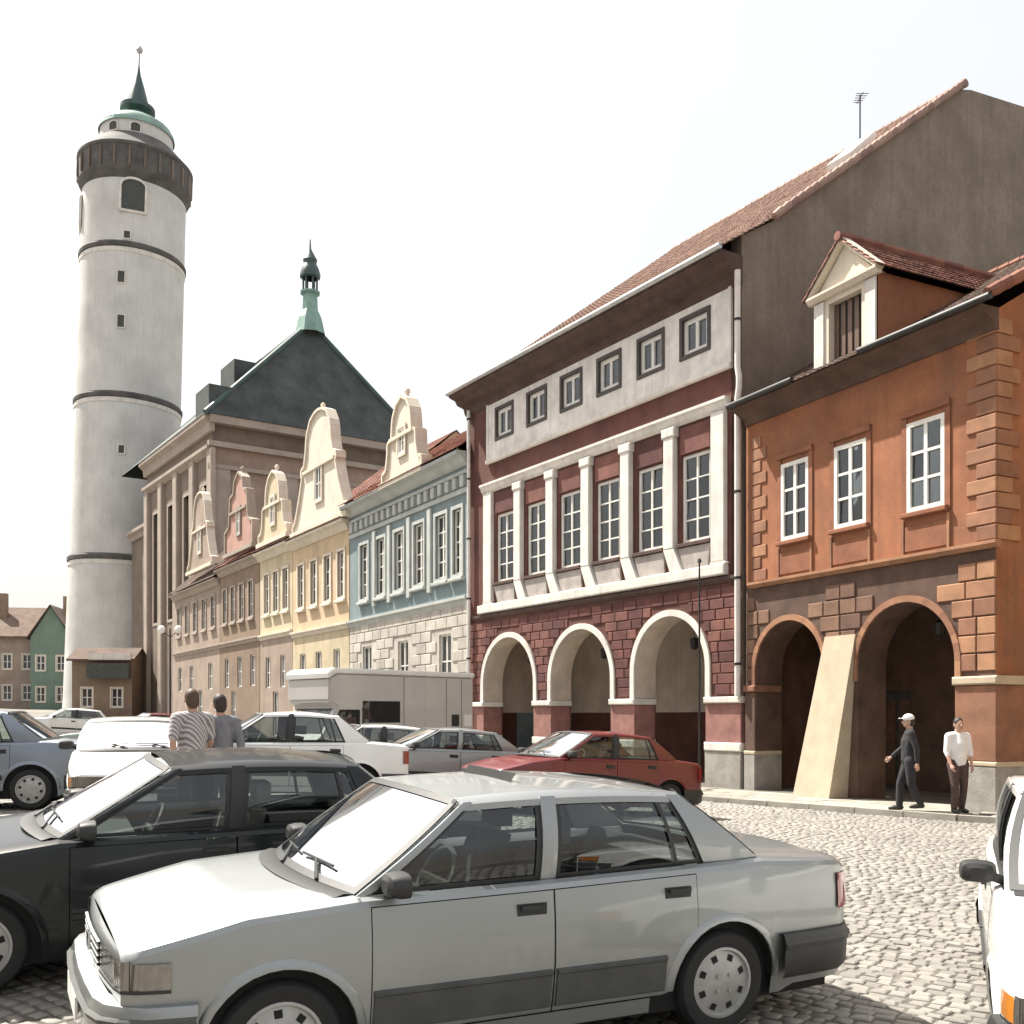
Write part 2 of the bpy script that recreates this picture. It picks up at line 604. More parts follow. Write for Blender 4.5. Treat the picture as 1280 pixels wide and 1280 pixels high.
px = 640 + 1280 * cxw / cyw
py = 895 + 1280 * (CAM_H - zc) / cyw
vis = (px > 965) & (px < 1230) & (py > 1040) & (py < 1290) & ~((px < 1060) & (py > 1195)) & ~((px < 1040) & (py > 1080))
cand = np.where(vis)[0]
cand = cand[np.argsort(cyw[cand])][:300]
rest = np.setdiff1d(np.arange(N), cand)


def np_mesh(name, V, F, material):
    n, k, _ = V.shape
    me = bpy.data.meshes.new(name)
    nf = n * len(F)
    me.vertices.add(n * k)
    me.vertices.foreach_set('co', V.reshape(-1))
    fi = (F[None] + (np.arange(n) * k)[:, None, None]).reshape(-1)
    me.loops.add(len(fi))
    me.loops.foreach_set('vertex_index', fi.astype(np.int32))
    me.polygons.add(nf)
    me.polygons.foreach_set('loop_start', np.arange(0, nf * 4, 4, dtype=np.int32))
    me.polygons.foreach_set('loop_total', np.full(nf, 4, np.int32))
    me.materials.append(material)
    me.update(calc_edges=True)
    me.validate()
    return me


o = link('cobblestones', np_mesh('cobblestones', cobble_verts(rest), CF, M['cobble']), ground)
o['kind'] = 'stuff'
# shared meshes for the largest setts, unit-ish shapes scaled per stone
protos = []
for q in range(6):
    V = np.zeros((12, 3))
    for k in range(4):
        jx, jy = rng.normal(0, 0.005, 2)
        for lev, (ins, z) in enumerate(((0, -0.038), (0.004, -0.008), (0.015, 0.0))):
            V[lev * 4 + k] = (corner[k, 0] * (0.055 - ins) + jx, corner[k, 1] * (0.05 - ins) + jy, z)
    m_ = bpy.data.meshes.new('cobblestone')
    m_.from_pydata([tuple(v) for v in V], [], [tuple(f) for f in CF])
    m_.materials.append(M['cobble'])
    protos.append(m_)
for i in cand:
    o = bpy.data.objects.new('cobblestone', protos[int(rng.integers(6))])
    o.location = (cxw[i], cyw[i], zc[i] + top[i])
    o.rotation_euler = (rng.normal(0, 0.03), rng.normal(0, 0.03), rot[i])
    o.scale = (hw[i] / 0.055, hd[i] / 0.05, 1)
    COL.objects.link(o)
    o.parent = ground

# bedding strip so that the joints are dark and gritty
mb = MB()
bx = np.linspace(CX0, CX1, 45)
by = np.linspace(CY0, CY1, 58)
mb.grid([[(x, y, g(x, y) + 0.004) for y in by] for x in bx])
struct(mb.build('paving_bed', M['joint']))

# pavement in front of the houses
mb = MB()
P = []
for (k0, k1, i0, i1) in zip(KERB[:-1], KERB[1:], INNER[:-1], INNER[1:]):
    nseg = 12
    for s_ in range(nseg):
        t = s_ / nseg
        P.append(((lerp(k0[0], k1[0], t), lerp(k0[1], k1[1], t)), (lerp(i0[0], i1[0], t), lerp(i0[1], i1[1], t))))
P.append((KERB[-1], INNER[-1]))
mb.grid([[(lerp(a[0], b[0], t), lerp(a[1], b[1], t), max(g(lerp(a[0], b[0], t), lerp(a[1], b[1], t)), 0) + 0.095)
          for t in (0.02, 0.1, 0.25, 0.5, 1)] for a, b in P], flip=True)
pavement = struct(mb.build('pavement', M['joint']))
pavement['label'] = 'pale stone pavement along the arcaded houses'
# kerb stones and slabs
mk = MB().box(-0.49, 0.49, -0.08, 0.08, -0.2, 0.0).mesh('kerb_stone', 'kerb')
slabs = [MB().box(-0.292 + rng.normal(0, .004), 0.292 + rng.normal(0, .004), -0.242, 0.242, -0.05, 0.0).mesh('paving_slab', 'slab') for _ in range(3)]
for seg, lim in ((0, 9), (1, 9), (2, 17)):
    (ax, ay), (bx_, by_) = KERB[seg], KERB[seg + 1]
    L = math.hypot(bx_ - ax, by_ - ay)
    dx, dy = (bx_ - ax) / L, (by_ - ay) / L
    inx, iny = dy, -dx
    if inx < 0:
        inx, iny = -inx, -iny
    rz = math.atan2(dy, dx)
    nk = int(L)
    step = L / nk
    for k in range(min(nk, lim)):
        d = (0.5 + k) * step
        o = link('kerb_stone', mk, pavement)
        o.scale = (step, 1, 1)
        x, y = ax + dx * d, ay + dy * d
        o.location = (x, y, g(x, y) + 0.12 + rng.normal(0, 0.004))
        o.rotation_euler = (0, 0, rz + rng.normal(0, 0.006))
    for k in range(int(min(L, lim) / 0.6)):
        for r in range(4):
            d = 0.3 + k * 0.6 + (0.3 if r % 2 else 0)
            w = 0.335 + r * 0.5
            x, y = ax + dx * d + inx * w, ay + dy * d + iny * w
            o = link('paving_slab', slabs[(k + r) % 3], pavement)
            o.location = (x, y, g(x, y) + 0.118 + rng.normal(0, 0.002))
            o.rotation_euler = (0, 0, rz)


# ------------------------------------------------------------------ facade helpers (local frame: x along, -y outwards, z up)
def wall_grid(mb, a0, a1, z0, z1, holes, y=0.0, depth=0.25):
    """front wall with rectangular holes and reveals"""
    A = sorted(set([a0, a1] + [h[0] for h in holes] + [h[1] for h in holes]))
    Z = sorted(set([z0, z1] + [h[2] for h in holes] + [h[3] for h in holes]))
    A = [a for a in A if a0 <= a <= a1]
    Z = [z for z in Z if z0 <= z <= z1]
    for i in range(len(A) - 1):
        for j in range(len(Z) - 1):
            ca_, cz_ = (A[i] + A[i + 1]) / 2, (Z[j] + Z[j + 1]) / 2
            if any(h[0] < ca_ < h[1] and h[2] < cz_ < h[3] for h in holes):
                continue
            mb.add([(A[i], y, Z[j]), (A[i + 1], y, Z[j]), (A[i + 1], y, Z[j + 1]), (A[i], y, Z[j + 1])], [(0, 1, 2, 3)])
    for h in holes:
        b0, b1, c0, c1 = h[:4]
        y2 = y + depth
        mb.add([(b0, y, c0), (b1, y, c0), (b1, y2, c0), (b0, y2, c0)], [(0, 3, 2, 1)][::1])
        mb.add([(b0, y, c1), (b1, y, c1), (b1, y2, c1), (b0, y2, c1)], [(0, 1, 2, 3)])
        mb.add([(b0, y, c0), (b0, y2, c0), (b0, y2, c1), (b0, y, c1)], [(0, 1, 2, 3)])
        mb.add([(b1, y, c0), (b1, y2, c0), (b1, y2, c1), (b1, y, c1)], [(0, 3, 2, 1)])
    return mb


def arcade(mb, a0, a1, z0, z1, arches, depth, y=0.0, seg=20):
    """arches: (centre, half width, spring z). Front, back, soffits."""
    xs_ = [a0]
    for (c, w, zs) in arches:
        xs_ += [c - w, c + w]
    xs_.append(a1)
    y2 = y + depth
    for i in range(0, len(xs_) - 1, 2):
        p, q = xs_[i], xs_[i + 1]
        for yy, fl in ((y, False), (y2, True)):
            f = (0, 1, 2, 3) if not fl else (3, 2, 1, 0)
            mb.add([(p, yy, z0), (q, yy, z0), (q, yy, z1), (p, yy, z1)], [f])
        if i > 0:
            mb.add([(p, y, z0), (p, y2, z0), (p, y2, arches[i // 2 - 1][2]), (p, y, arches[i // 2 - 1][2])], [(0, 3, 2, 1)])
        if i < len(xs_) - 2:
            zs = arches[i // 2][2]
            mb.add([(q, y, z0), (q, y2, z0), (q, y2, zs), (q, y, zs)], [(0, 1, 2, 3)])
    for (c, w, zs) in arches:
        pts = [(c - w * math.cos(math.pi * k / seg), zs + w * math.sin(math.pi * k / seg)) for k in range(seg + 1)]
        for k in range(seg):
            p, q = pts[k], pts[k + 1]
            mb.add([(p[0], y, p[1]), (q[0], y, q[1]), (q[0], y, z1), (p[0], y, z1)], [(0, 1, 2, 3)])
            mb.add([(p[0], y2, p[1]), (q[0], y2, q[1]), (q[0], y2, z1), (p[0], y2, z1)], [(3, 2, 1, 0)])
            mb.add([(p[0], y, p[1]), (q[0], y, q[1]), (q[0], y2, q[1]), (p[0], y2, p[1])], [(0, 3, 2, 1)])
    return mb


def arch_trim(mb, c, w, zs, zlow, t, y0, y1, seg=24):
    """archivolt ring from zlow up, width t, between y0 (outer) and y1"""
    inner = [(c - w, zlow)] + [(c - w * math.cos(math.pi * k / seg), zs + w * math.sin(math.pi * k / seg)) for k in range(seg + 1)] + [(c + w, zlow)]
    W = w + t
    outer = [(c - W, zlow)] + [(c - W * math.cos(math.pi * k / seg), zs + W * math.sin(math.pi * k / seg)) for k in range(seg + 1)] + [(c + W, zlow)]
    for k in range(len(inner) - 1):
        mb.prism([inner[k], inner[k + 1], outer[k + 1], outer[k]][::-1], y0, y1)
    return mb


def window(parent, a0, a1, z0, z1, nx, nz, frame='frame_white', glass='glass', y=0.1, fw=0.07, bw=0.03, transom=None,
           panes=True, curtain=False, name='window', surround=None, sw=0.1, sy=-0.04, sill=None):
    mb = MB()
    d0, d1 = y - 0.05, y + 0.04
    mb.box(a0, a0 + fw, d0, d1, z0, z1)
    mb.box(a1 - fw, a1, d0, d1, z0, z1)
    mb.box(a0 + fw, a1 - fw, d0, d1, z0, z0 + fw)
    mb.box(a0 + fw, a1 - fw, d0, d1, z1 - fw, z1)
    A = [a0 + fw + (a1 - a0 - 2 * fw) * k / nx for k in range(nx + 1)]
    if transom:
        Z = [z0 + fw + (z1 - z0 - 2 * fw) * q for q in [0] + list(transom) + [1]]
    else:
        Z = [z0 + fw + (z1 - z0 - 2 * fw) * k / nz for k in range(nz + 1)]
    for k in range(1, nx):
        b = bw * (1.5 if nx == 2 else 1)
        mb.box(A[k] - b / 2, A[k] + b / 2, d0 + 0.012, d1 - 0.012, z0 + fw, z1 - fw)
    for k in range(1, len(Z) - 1):
        mb.box(a0 + fw, a1 - fw, d0 + 0.016, d1 - 0.016, Z[k] - bw / 2, Z[k] + bw / 2)
    w = mb.build(name, frame, parent)
    if panes:
        for i in range(nx):
            for j in range(len(Z) - 1):
                tz = rng.normal(0, 0.012)
                tx = rng.normal(0, 0.006)
                MB().add([(A[i], y + tx, Z[j]), (A[i + 1], y - tx, Z[j]), (A[i + 1], y - tx + tz, Z[j + 1]), (A[i], y + tx + tz, Z[j + 1]),
                          (A[i], y + tx + .006, Z[j]), (A[i + 1], y - tx + .006, Z[j]), (A[i + 1], y - tx + tz + .006, Z[j + 1]), (A[i], y + tx + tz + .006, Z[j + 1])],
                         [(0, 1, 2, 3), (7, 6, 5, 4)]).build('pane', glass, w)
    else:
        pm = MB()
        for i in range(nx):
            for j in range(len(Z) - 1):
                tx = rng.normal(0, 0.012)
                pm.add([(A[i], y + tx, Z[j]), (A[i + 1], y - tx, Z[j]), (A[i + 1], y - tx, Z[j + 1]), (A[i], y + tx, Z[j + 1])], [(0, 1, 2, 3)])
        pm.build('pane', glass, w)
    if curtain:
        cm = MB()
        n = 24
        for (c0, c1) in curtain:
            aa, ab = lerp(a0, a1, c0), lerp(a0, a1, c1)
            cm.grid([[(lerp(aa, ab, k / n), y + 0.12 + 0.025 * math.sin(k * 1.9) + 0.01 * math.sin(k * 0.7), z) for z in (z0, z1)] for k in range(n + 1)])
        cm.build('curtain', 'curtain', w, smooth=True)
    if surround:
        sm = MB()
        sm.box(a0 - sw, a0, sy, y - 0.01, z0 - sw, z1 + sw)
        sm.box(a1, a1 + sw, sy, y - 0.01, z0 - sw, z1 + sw)
        sm.box(a0, a1, sy, y - 0.01, z1, z1 + sw)
        sm.box(a0, a1, sy, y - 0.01, z0 - sw, z0)
        sm.build('surround', surround, w)
    if sill:
        MB().box(a0 - 0.1, a1 + 0.1, -0.14, y, z0 - 0.09, z0 - 0.002, 0.015).build('sill', sill, w)
    return w


def cornice(mb, a0, a1, zt, prof, y=0.0):
    """prof: list of (out, dz) from the top down; closed to the wall"""
    pts = [(y + 0.02, zt)] + [(y - o_, zt + dz) for o_, dz in prof] + [(y + 0.02, zt + prof[-1][1])]
    mb.prism_x(pts[::-1], a0, a1)
    return mb


def tile_roof(name, parent, matname, p00, p10, p01, p11, tw=0.2, tl=0.26, stuff=True, thick=0.022):
    """bilinear roof patch: p00-p10 along the eave, p01-p11 along the ridge; real overlapping tiles, one part"""
    p00, p10, p01, p11 = [np.array(p, float) for p in (p00, p10, p01, p11)]
    Lu = max(np.linalg.norm(p10 - p00), np.linalg.norm(p11 - p01))
    Lv = (np.linalg.norm(p01 - p00) + np.linalg.norm(p11 - p10)) / 2
    nu, nv = max(2, int(Lu / tw)), max(2, int(Lv / tl))
    nrm = np.cross(p10 - p00, p01 - p00) if np.linalg.norm(p10 - p00) > 1e-6 else np.cross(p11 - p01, p01 - p00)
    nrm = nrm / np.linalg.norm(nrm)
    if nrm[2] < 0:
        nrm = -nrm

    def pt(u, v):
        return (p00 * (1 - u) + p10 * u) * (1 - v) + (p01 * (1 - u) + p11 * u) * v
    V, k = [], 0
    for j in range(nv):
        v0, v1 = j / nv, min(1.0, (j + 1.18) / nv)
        off = 0.5 if j % 2 else 0.0
        for i in range(-1, nu + 1):
            u0, u1 = (i + off) / nu + 0.02 / nu, (i + 1 + off) / nu - 0.02 / nu
            u0, u1 = max(0, u0), min(1, u1)
            if u1 - u0 < 0.25 / nu:
                continue
            h0 = thick * 1.9 + rng.normal(0, 0.004)
            h1 = thick * 0.5
            q = [pt(u0, v0), pt(u1, v0), pt(u1, v1), pt(u0, v1)]
            hh = [h0, h0, h1, h1]
            V.append([q[c] + nrm * hh[c] for c in range(4)] + [q[c] + nrm * (hh[c] - thick) for c in range(4)])
    V = np.array(V)
    F = np.array([(0, 1, 2, 3), (4, 5, 1, 0), (5, 6, 2, 1), (7, 4, 0, 3), (6, 7, 3, 2)])
    o = link(name, np_mesh(name, V, F, M[matname]), parent)
    o['kind'] = 'stuff'
    # deck below
    MB().add([pt(0, 0), pt(1, 0), pt(1, 1), pt(0, 1)], [(0, 1, 2, 3)]).build('roof_deck', 'tile_brown', parent)
    return o


def downpipe(label, P, u_ang, a, z0, z1, out=0.12, jogs=(), r=0.055, matn='metal_pipe'):
    t = thing('downpipe', label, 'downpipe', (P[0], P[1], 0), u_ang)
    pts = [(a, -out, z0)]
    for (z, da, do) in jogs:
        pts.append((a, -out, z - 0.25))
        a += da
        out += do
        pts.append((a, -out, z))
    pts.append((a, -out, z1))
    MB().tube(pts, r, 12).build('pipe', matn, t, smooth=True)
    for z in np.arange(z0 + 0.8, z1, 2.1):
        aa = [p[0] for p in pts if p[2] <= z][-1]
        oo = [p[1] for p in pts if p[2] <= z][-1]
        MB().lathe([(r + 0.015, -0.03), (r + 0.015, 0.03), (r, 0.03)], 12, (aa, oo, z)).build('bracket', 'dark_metal', t)
    return t


# ================================================================== 1. maroon arcaded house
MP, MA = (-1.4687, 36.1533), R(-57.355)
ML = 13.15
mar = thing('arcaded_house', 'maroon arcaded house with white framed window rows and three white edged arches', 'house', (MP[0], MP[1], 0), MA)
EZ = 13.05
sm_c = [2.33, 4.26, 6.12, 7.97, 9.80, 11.55]
holes = [(c - 0.47, c + 0.47, 11.27, 12.19) for c in sm_c]
lw_c = [2.30, 4.17, 6.00, 7.85, 9.72, 11.52]
lholes = [(c - 0.53, c + 0.53, 6.40, 8.68) for c in lw_c]
mb = MB()
wall_grid(mb, 0, ML, 5.3, EZ, holes + lholes, 0, 0.3)
marches = [(2.50, 1.55, 2.95), (6.52, 1.50, 2.98), (10.50, 1.42, 3.12)]
arcade(mb, 0, ML, -0.4, 5.3, marches, 0.75)
# left side wall, back wall, interior ceiling of the arcade, floor slab of first floor
mb.add([(0, 0.75, -0.4), (0, 17, -0.4), (0, 17, EZ), (0, 0, EZ), (0, 0, 5.3), (0, 0, -0.4)], [(0, 5, 4, 3, 2, 1)])
mb.add([(0, 17, -0.4), (ML, 17, -0.4), (ML, 17, EZ), (0, 17, EZ)], [(0, 1, 2, 3)])
mb.build('wall', 'maroon', mar)
# gable wall on the right, rising to the ridge, old brown render
RD, RZ = 8.85, 20.2
mb = MB()
pts = [(0.0, -0.4), (17, -0.4), (17, 16.5), (12.6, 20.75), (RD + 0.5, 20.3), (RD, RZ - 0.05), (1.0, EZ + 1.19), (0.0, EZ + 0.6)]
mb.prism_x([(p[0], p[1]) for p in pts], ML - 0.35, ML)
mb.build('gable_wall', 'gable_brown', mar)
# arcade interior
mb = MB()
mb.add([(0.02, 0.75, 5.2), (ML - 0.36, 0.75, 5.2), (ML - 0.36, 4.2, 5.2), (0.02, 4.2, 5.2)], [(3, 2, 1, 0)])
wall_grid(mb, 0.02, ML - 0.36, 2.0, 5.2, [(3.9, 5.0, 2.0, 2.9), (8.2, 9.4, 2.0, 3.0)], 4.0, 0.3)
mb.add([(0.05, 0.75, 2.0), (0.05, 4.0, 2.0), (0.05, 4.0, 5.2), (0.05, 0.75, 5.2)], [(0, 1, 2, 3)])
mb.build('arcade_plaster', 'beige_in', mar)
mb = MB()
wall_grid(mb, 0.02, ML - 0.36, -0.2, 1.998, [(3.9, 5.0, -0.2, 1.998), (8.2, 9.4, -0.2, 1.998)], 3.995, 0.3)
mb.build('arcade_wainscot', 'maroon', mar)
for (c0, c1, zt) in ((3.9, 5.0, 2.9), (8.2, 9.4, 3.0)):
    d = MB().box(c0, c1, 4.15, 4.22, 0.0, zt).build('door', 'door_wood', mar)
    for p0_, p1_ in ((c0 + 0.12, (c0 + c1) / 2 - 0.05), ((c0 + c1) / 2 + 0.05, c1 - 0.12)):
        MB().box(p0_, p1_, 4.12, 4.16, 0.2, zt - 0.2).build('panel', 'frame_brown', d)
    MB().tube([(c1 - 0.1, 4.10, 1.05), (c1 - 0.22, 4.10, 1.05)], 0.015).build('handle', 'steel', d)
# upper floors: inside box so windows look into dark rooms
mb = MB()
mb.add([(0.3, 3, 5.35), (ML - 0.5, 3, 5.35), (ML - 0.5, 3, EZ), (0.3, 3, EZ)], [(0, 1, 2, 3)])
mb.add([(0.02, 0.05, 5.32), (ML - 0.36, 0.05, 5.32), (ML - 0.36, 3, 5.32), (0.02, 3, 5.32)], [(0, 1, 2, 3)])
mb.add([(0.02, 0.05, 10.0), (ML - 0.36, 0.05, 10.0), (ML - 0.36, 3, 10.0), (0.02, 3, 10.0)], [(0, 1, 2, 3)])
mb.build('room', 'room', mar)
# white top band
bandholes = [(c - 0.575, c + 0.575, 11.165, 12.295) for c in sm_c]
mb = MB()
wall_grid(mb, 1.30, 12.76, 10.72, 12.76, bandholes, -0.05, 0.048)
for a0, a1, z0, z1 in ((1.30, 12.76, 10.62, 10.72), (1.30, 12.76, 12.76, 12.84), (1.2, 1.3, 10.62, 12.84), (12.76, 12.86, 10.62, 12.84)):
    mb.box(a0, a1, -0.075, 0.0, z0, z1)
mb.build('top_band', 'grey_panel', mar)
MB().box(1.2, 12.86, -0.13, -0.0, 10.5, 10.615, 0.02).build('band_ledge', 'white_trim', mar)
for i, c in enumerate(sm_c):
    w = window(mar, c - 0.47, c + 0.47, 11.27, 12.19, 2, 1, y=0.06, fw=0.12, bw=0.07, surround='window_dark', sw=0.10, sy=-0.085,
               curtain=[[(0.55, 1)], False, False, [(0, 0.35)], [(0.0, 0.7)], [(0, 1)]][i])
# main white panel with pilasters and skirt
for a0_, a1_ in ((1.06, 1.58), (12.18, 12.66)):
    MB().box(a0_, a1_, -0.13, 0, 5.75, 9.50, 0.02).build('panel_border', 'white_trim', mar)
cm = MB()
cornice(cm, 0.95, 12.78, 9.80, [(0.22, 0), (0.22, -0.07), (0.16, -0.12), (0.13, -0.22), (0.06, -0.30)])
cm.build('panel_cornice', 'white_trim', mar)
MB().box(0.72, 12.70, -0.17, 0, 5.40, 5.68, 0.03).build('panel_foot', 'white_trim', mar)
for k in range(5):
    c = (lw_c[k] + lw_c[k + 1]) / 2
    mb = MB()
    mb.box(c - 0.20, c + 0.20, -0.16, -0.0, 6.30, 9.25, 0.02)
    mb.box(c - 0.26, c + 0.26, -0.19, -0.0, 9.25, 9.495, 0.03)
    mb.prism([(c + 0.06, 5.685), (c + 0.52, 5.685), (c + 0.20, 6.295), (c - 0.20, 6.295)], -0.15, 0.0)
    mb.build('pilaster', 'white_trim', mar)
for a0_, a1_ in ((1.06, 1.58), (12.18, 12.66)):
    MB().prism([(a0_, 5.685), (a1_ + 0.1, 5.685), (a1_, 5.745), (a0_, 5.745)], -0.14, 0).build('border_foot', 'white_trim', mar)
for i, c in enumerate(lw_c):
    w = window(mar, c - 0.53, c + 0.53, 6.40, 8.68, 2, 4, y=0.10, fw=0.08, bw=0.04, transom=(0.24, 0.49, 0.74),
               curtain=[[(0, 1)], [(0, 1)], [(0, 1)], [(0, .45), (.6, 1)], [(0, .25), (.75, 1)], [(0, .3)]][i])
    MB().box(c - 0.62, c + 0.62, -0.12, 0.04, 6.29, 6.385, 0.01).build('sill', 'soffit', w)
    MB().box(c - 0.56, c + 0.56, -0.045, -0.001, 8.72, 9.42, 0.01).build('head_panel', 'maroon_block', w)
    lo = c - 0.66 if i else 1.6
    MB().prism([(c - 0.38, 5.70), (c + 0.70 - (0.05 if i < 5 else 0.2), 5.70), (c + 0.60, 6.27), (c - 0.62, 6.27)], -0.06, -0.001).build('parapet_panel', 'parapet', w)
# string below, archivolts, imposts, bases
cm = MB()
cornice(cm, -0.05, ML, 5.36, [(0.09, 0), (0.09, -0.08), (0.03, -0.15)])
cm.build('string_course', 'soffit', mar)
for (c, w, zs) in marches:
    at = MB()
    arch_trim(at, c, w, zs, 2.36, 0.17, -0.06, 0.0)
    at.build('archivolt', 'white_trim', mar, smooth=False)
    so = MB()
    wi = w - 0.006
    pts_ = [(c - wi, 2.37)] + [(c - wi * math.cos(math.pi * q / 24), zs + wi * math.sin(math.pi * q / 24)) for q in range(25)] + [(c + wi, 2.37)]
    so.grid([[(p[0], 0.0, p[1]), (p[0], 0.74, p[1])] for p in pts_], flip=True)
    so.build('arch_soffit', 'beige_in', mar)
    lan = MB()
    lan.tube([(c, 0.9, zs + w - 0.1), (c, 0.9, zs + w - 0.55)], 0.012, 6)
    lan.lathe([(0.03, 0), (0.12, -0.05), (0.10, -0.3), (0.03, -0.34)], 8, (c, 0.9, zs + w - 0.52))
    lan.build('lantern', 'dark_metal', mar)
edges = [0] + [v for (c, w, zs) in marches for v in (c - w, c + w)] + [ML]
for i in range(0, len(edges), 2):
    a0, a1 = edges[i], edges[i + 1]
    cm = MB()
    cm.box(a0 - 0.02, a1 + 0.06, -0.12, 0.72, 2.20, 2.36, 0.03)
    cm.build('impost', 'white_trim', mar)
    MB().box(a0 - 0.005, a1 + 0.005, -0.035, 0.7, 1.22, 2.198, 0.01).build('pier_panel', 'pink_stone', mar)
    MB().box(a0 - 0.02, a1 + 0.05, -0.10, 0.7, 1.0, 1.218, 0.03).build('pier_ledge', 'white_trim', mar)
    MB().box(a0 - 0.01, a1 + 0.03, -0.07, 0.7, -0.4, 0.998, 0.02).build('plinth', 'base_grey', mar)
# rusticated blocks on the ground floor wall
bl = []
for r, z in enumerate(np.arange(2.42, 5.05, 0.27)):
    a = 0.05 - (0.3 if r % 2 else 0)
    while a < ML:
        w_ = random.uniform(0.48, 0.66)
        b0, b1 = max(a, 0.03), min(a + w_ - 0.025, ML - 0.03)
        a += w_
        if b1 - b0 < 0.15:
            continue
        bad = False
        for (c, w, zs) in marches:
            W = w + 0.22
            for zz in (z, z + 0.245):
                dx = W if zz <= zs else math.sqrt(max(0, W * W - (zz - zs) ** 2))
                if dx > 0 and b1 > c - dx and b0 < c + dx:
                    # clip to the free side
                    if b0 < c - dx:
                        b1 = min(b1, c - dx)
                    elif b1 > c + dx:
                        b0 = max(b0, c + dx)
                    else:
                        bad = True
        if bad or b1 - b0 < 0.12:
            continue
        MB().box(b0, b1, -random.uniform(0.02, 0.034), 0.0, z, z + 0.245, 0.012).build('block', 'maroon_block', mar)
# eave: cornice and soffit, left and front
cm = MB()
cornice(cm, -0.22, ML + 0.02, EZ + 0.10, [(0.76, 0.0), (0.76, -0.10), (0.68, -0.14), (0.5, -0.2), (0.42, -0.34), (0.16, -0.42), (0.10, -0.62), (0.0, -0.70)])
cm.build('eave_cornice', 'soffit', mar)
MB().tube([(-0.22, -0.82, EZ + 0.10), (ML + 0.1, -0.82, EZ + 0.12)], 0.075, 10).build('gutter', 'steel', mar, smooth=True)
# roof with a flared foot, left hip
tile_roof('roof_foot', mar, 'tile_pink', (-0.22, -0.79, EZ + 0.12), (ML + 0.12, -0.79, EZ + 0.12), (-0.15, 1.0, EZ + 1.25), (ML + 0.12, 1.0, EZ + 1.25), 0.2, 0.2)
tile_roof('roof', mar, 'tile_pink', (-0.15, 1.0, EZ + 1.25), (ML + 0.12, 1.0, EZ + 1.25), (0.6, RD, RZ + 0.05), (ML + 0.12, RD, RZ + 0.05), 0.2, 0.24)
mb = MB()
mb.add([(-0.22, -0.79, EZ + .1), (-0.15, 1, EZ + 1.23), (0.6, RD, RZ), (-0.3, 17.4, EZ + .2)], [(0, 1, 2, 3)])
mb.add([(0.6, RD, RZ), (ML - .36, RD, RZ), (ML - .36, 17.4, EZ + .1), (-0.3, 17.4, EZ + .1)], [(0, 1, 2, 3)])
mb.build('rear_roof', 'tile_pink', mar)
rt = MB().tube([(0, 0, 0), (0.34, 0, 0)], [0.10, 0.115], 8).mesh('ridge_tile', 'tile_pink')
for k in range(41):
    o = link('ridge_tile', rt, mar)
    o.location = (0.6 + k * 0.31, RD, RZ + 0.04)
# verge tiles along the gable
for k in range(30):
    t = k / 30
    o = link('verge_tile', rt, mar)
    o.location = (ML + 0.12, lerp(1.0, RD, t), lerp(EZ + 1.28, RZ + 0.06, t))
    o.rotation_euler = (0, -R(41), R(90))
# skylight and antenna on the roof
sk = MB()
yy, dz = 4.9, 0
zz = lerp(EZ + 1.25, RZ, (4.9 - 1) / (RD - 1))
sk.add([(11.9, 4.6, zz - 0.15), (12.7, 4.6, zz - 0.15), (12.7, 5.7, zz + 0.80), (11.9, 5.7, zz + 0.80),
        (11.9, 4.55, zz + 0.02), (12.7, 4.55, zz + 0.02), (12.7, 5.62, zz + 0.95), (11.9, 5.62, zz + 0.95)],
       [(4, 5, 6, 7), (0, 1, 5, 4), (1, 2, 6, 5), (3, 0, 4, 7), (2, 3, 7, 6)])
sk.build('skylight', 'frame_white', mar)
an = thing('roof_antenna', 'thin metal antenna mast on the ridge of the maroon house', 'antenna', (0, 0, 0))
an.parent = None
Mm = Matrix.Translation((MP[0], MP[1], 0)) @ Matrix.Rotation(MA, 4, 'Z')
ap = Mm @ Vector((9.6, RD, RZ - 0.1))
an.location = ap
mb = MB()
mb.tube([(0, 0, 0), (0, 0, 1.7)], 0.025, 8)
mb.build('mast', 'dark_metal', an)
mb = MB()
for k in range(5):
    mb.bar((-0.2 + 0.02 * k, -0.24 + 0.12 * k, 1.6), (0.2 - 0.02 * k, -0.24 + 0.12 * k, 1.6), 0.015)
mb.bar((0, -0.3, 1.6), (0, 0.3, 1.6), 0.02)
mb.build('aerial', 'dark_metal', an)
downpipe('white rainwater downpipe between the maroon and orange houses', MP, MA, ML + 0.02, 2.35, 12.75, 0.16, jogs=((9.9, 0.05, 0.0), (10.4, -0.05, 0.0)), r=0.075)
downpipe('white rainwater downpipe between the maroon and blue houses', MP, MA, 0.12, 1.0, 12.6, 0.14, r=0.065)

# ================================================================== 2. orange corner house
OP, OA = (5.703, 25.0), R(-63.578)
OL = 7.04
ora = thing('corner_house', 'orange corner house with wall dormer, pale quoins and two dark arches', 'house', (OP[0], OP[1], 0), OA)
OE = 9.30
ow = [(1.30, 2.20), (3.00, 3.92), (5.00, 5.92)]
oh = [(a, b, 5.94, 7.72) for a, b in ow]
mb = MB()
wall_grid(mb, 0.02, OL, 5.0, OE, oh, 0, 0.3)
mb.build('wall', 'orange', ora)
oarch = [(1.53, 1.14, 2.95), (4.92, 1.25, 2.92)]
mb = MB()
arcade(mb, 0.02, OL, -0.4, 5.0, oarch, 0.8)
mb.build('arcade_wall', 'brown_low', ora)
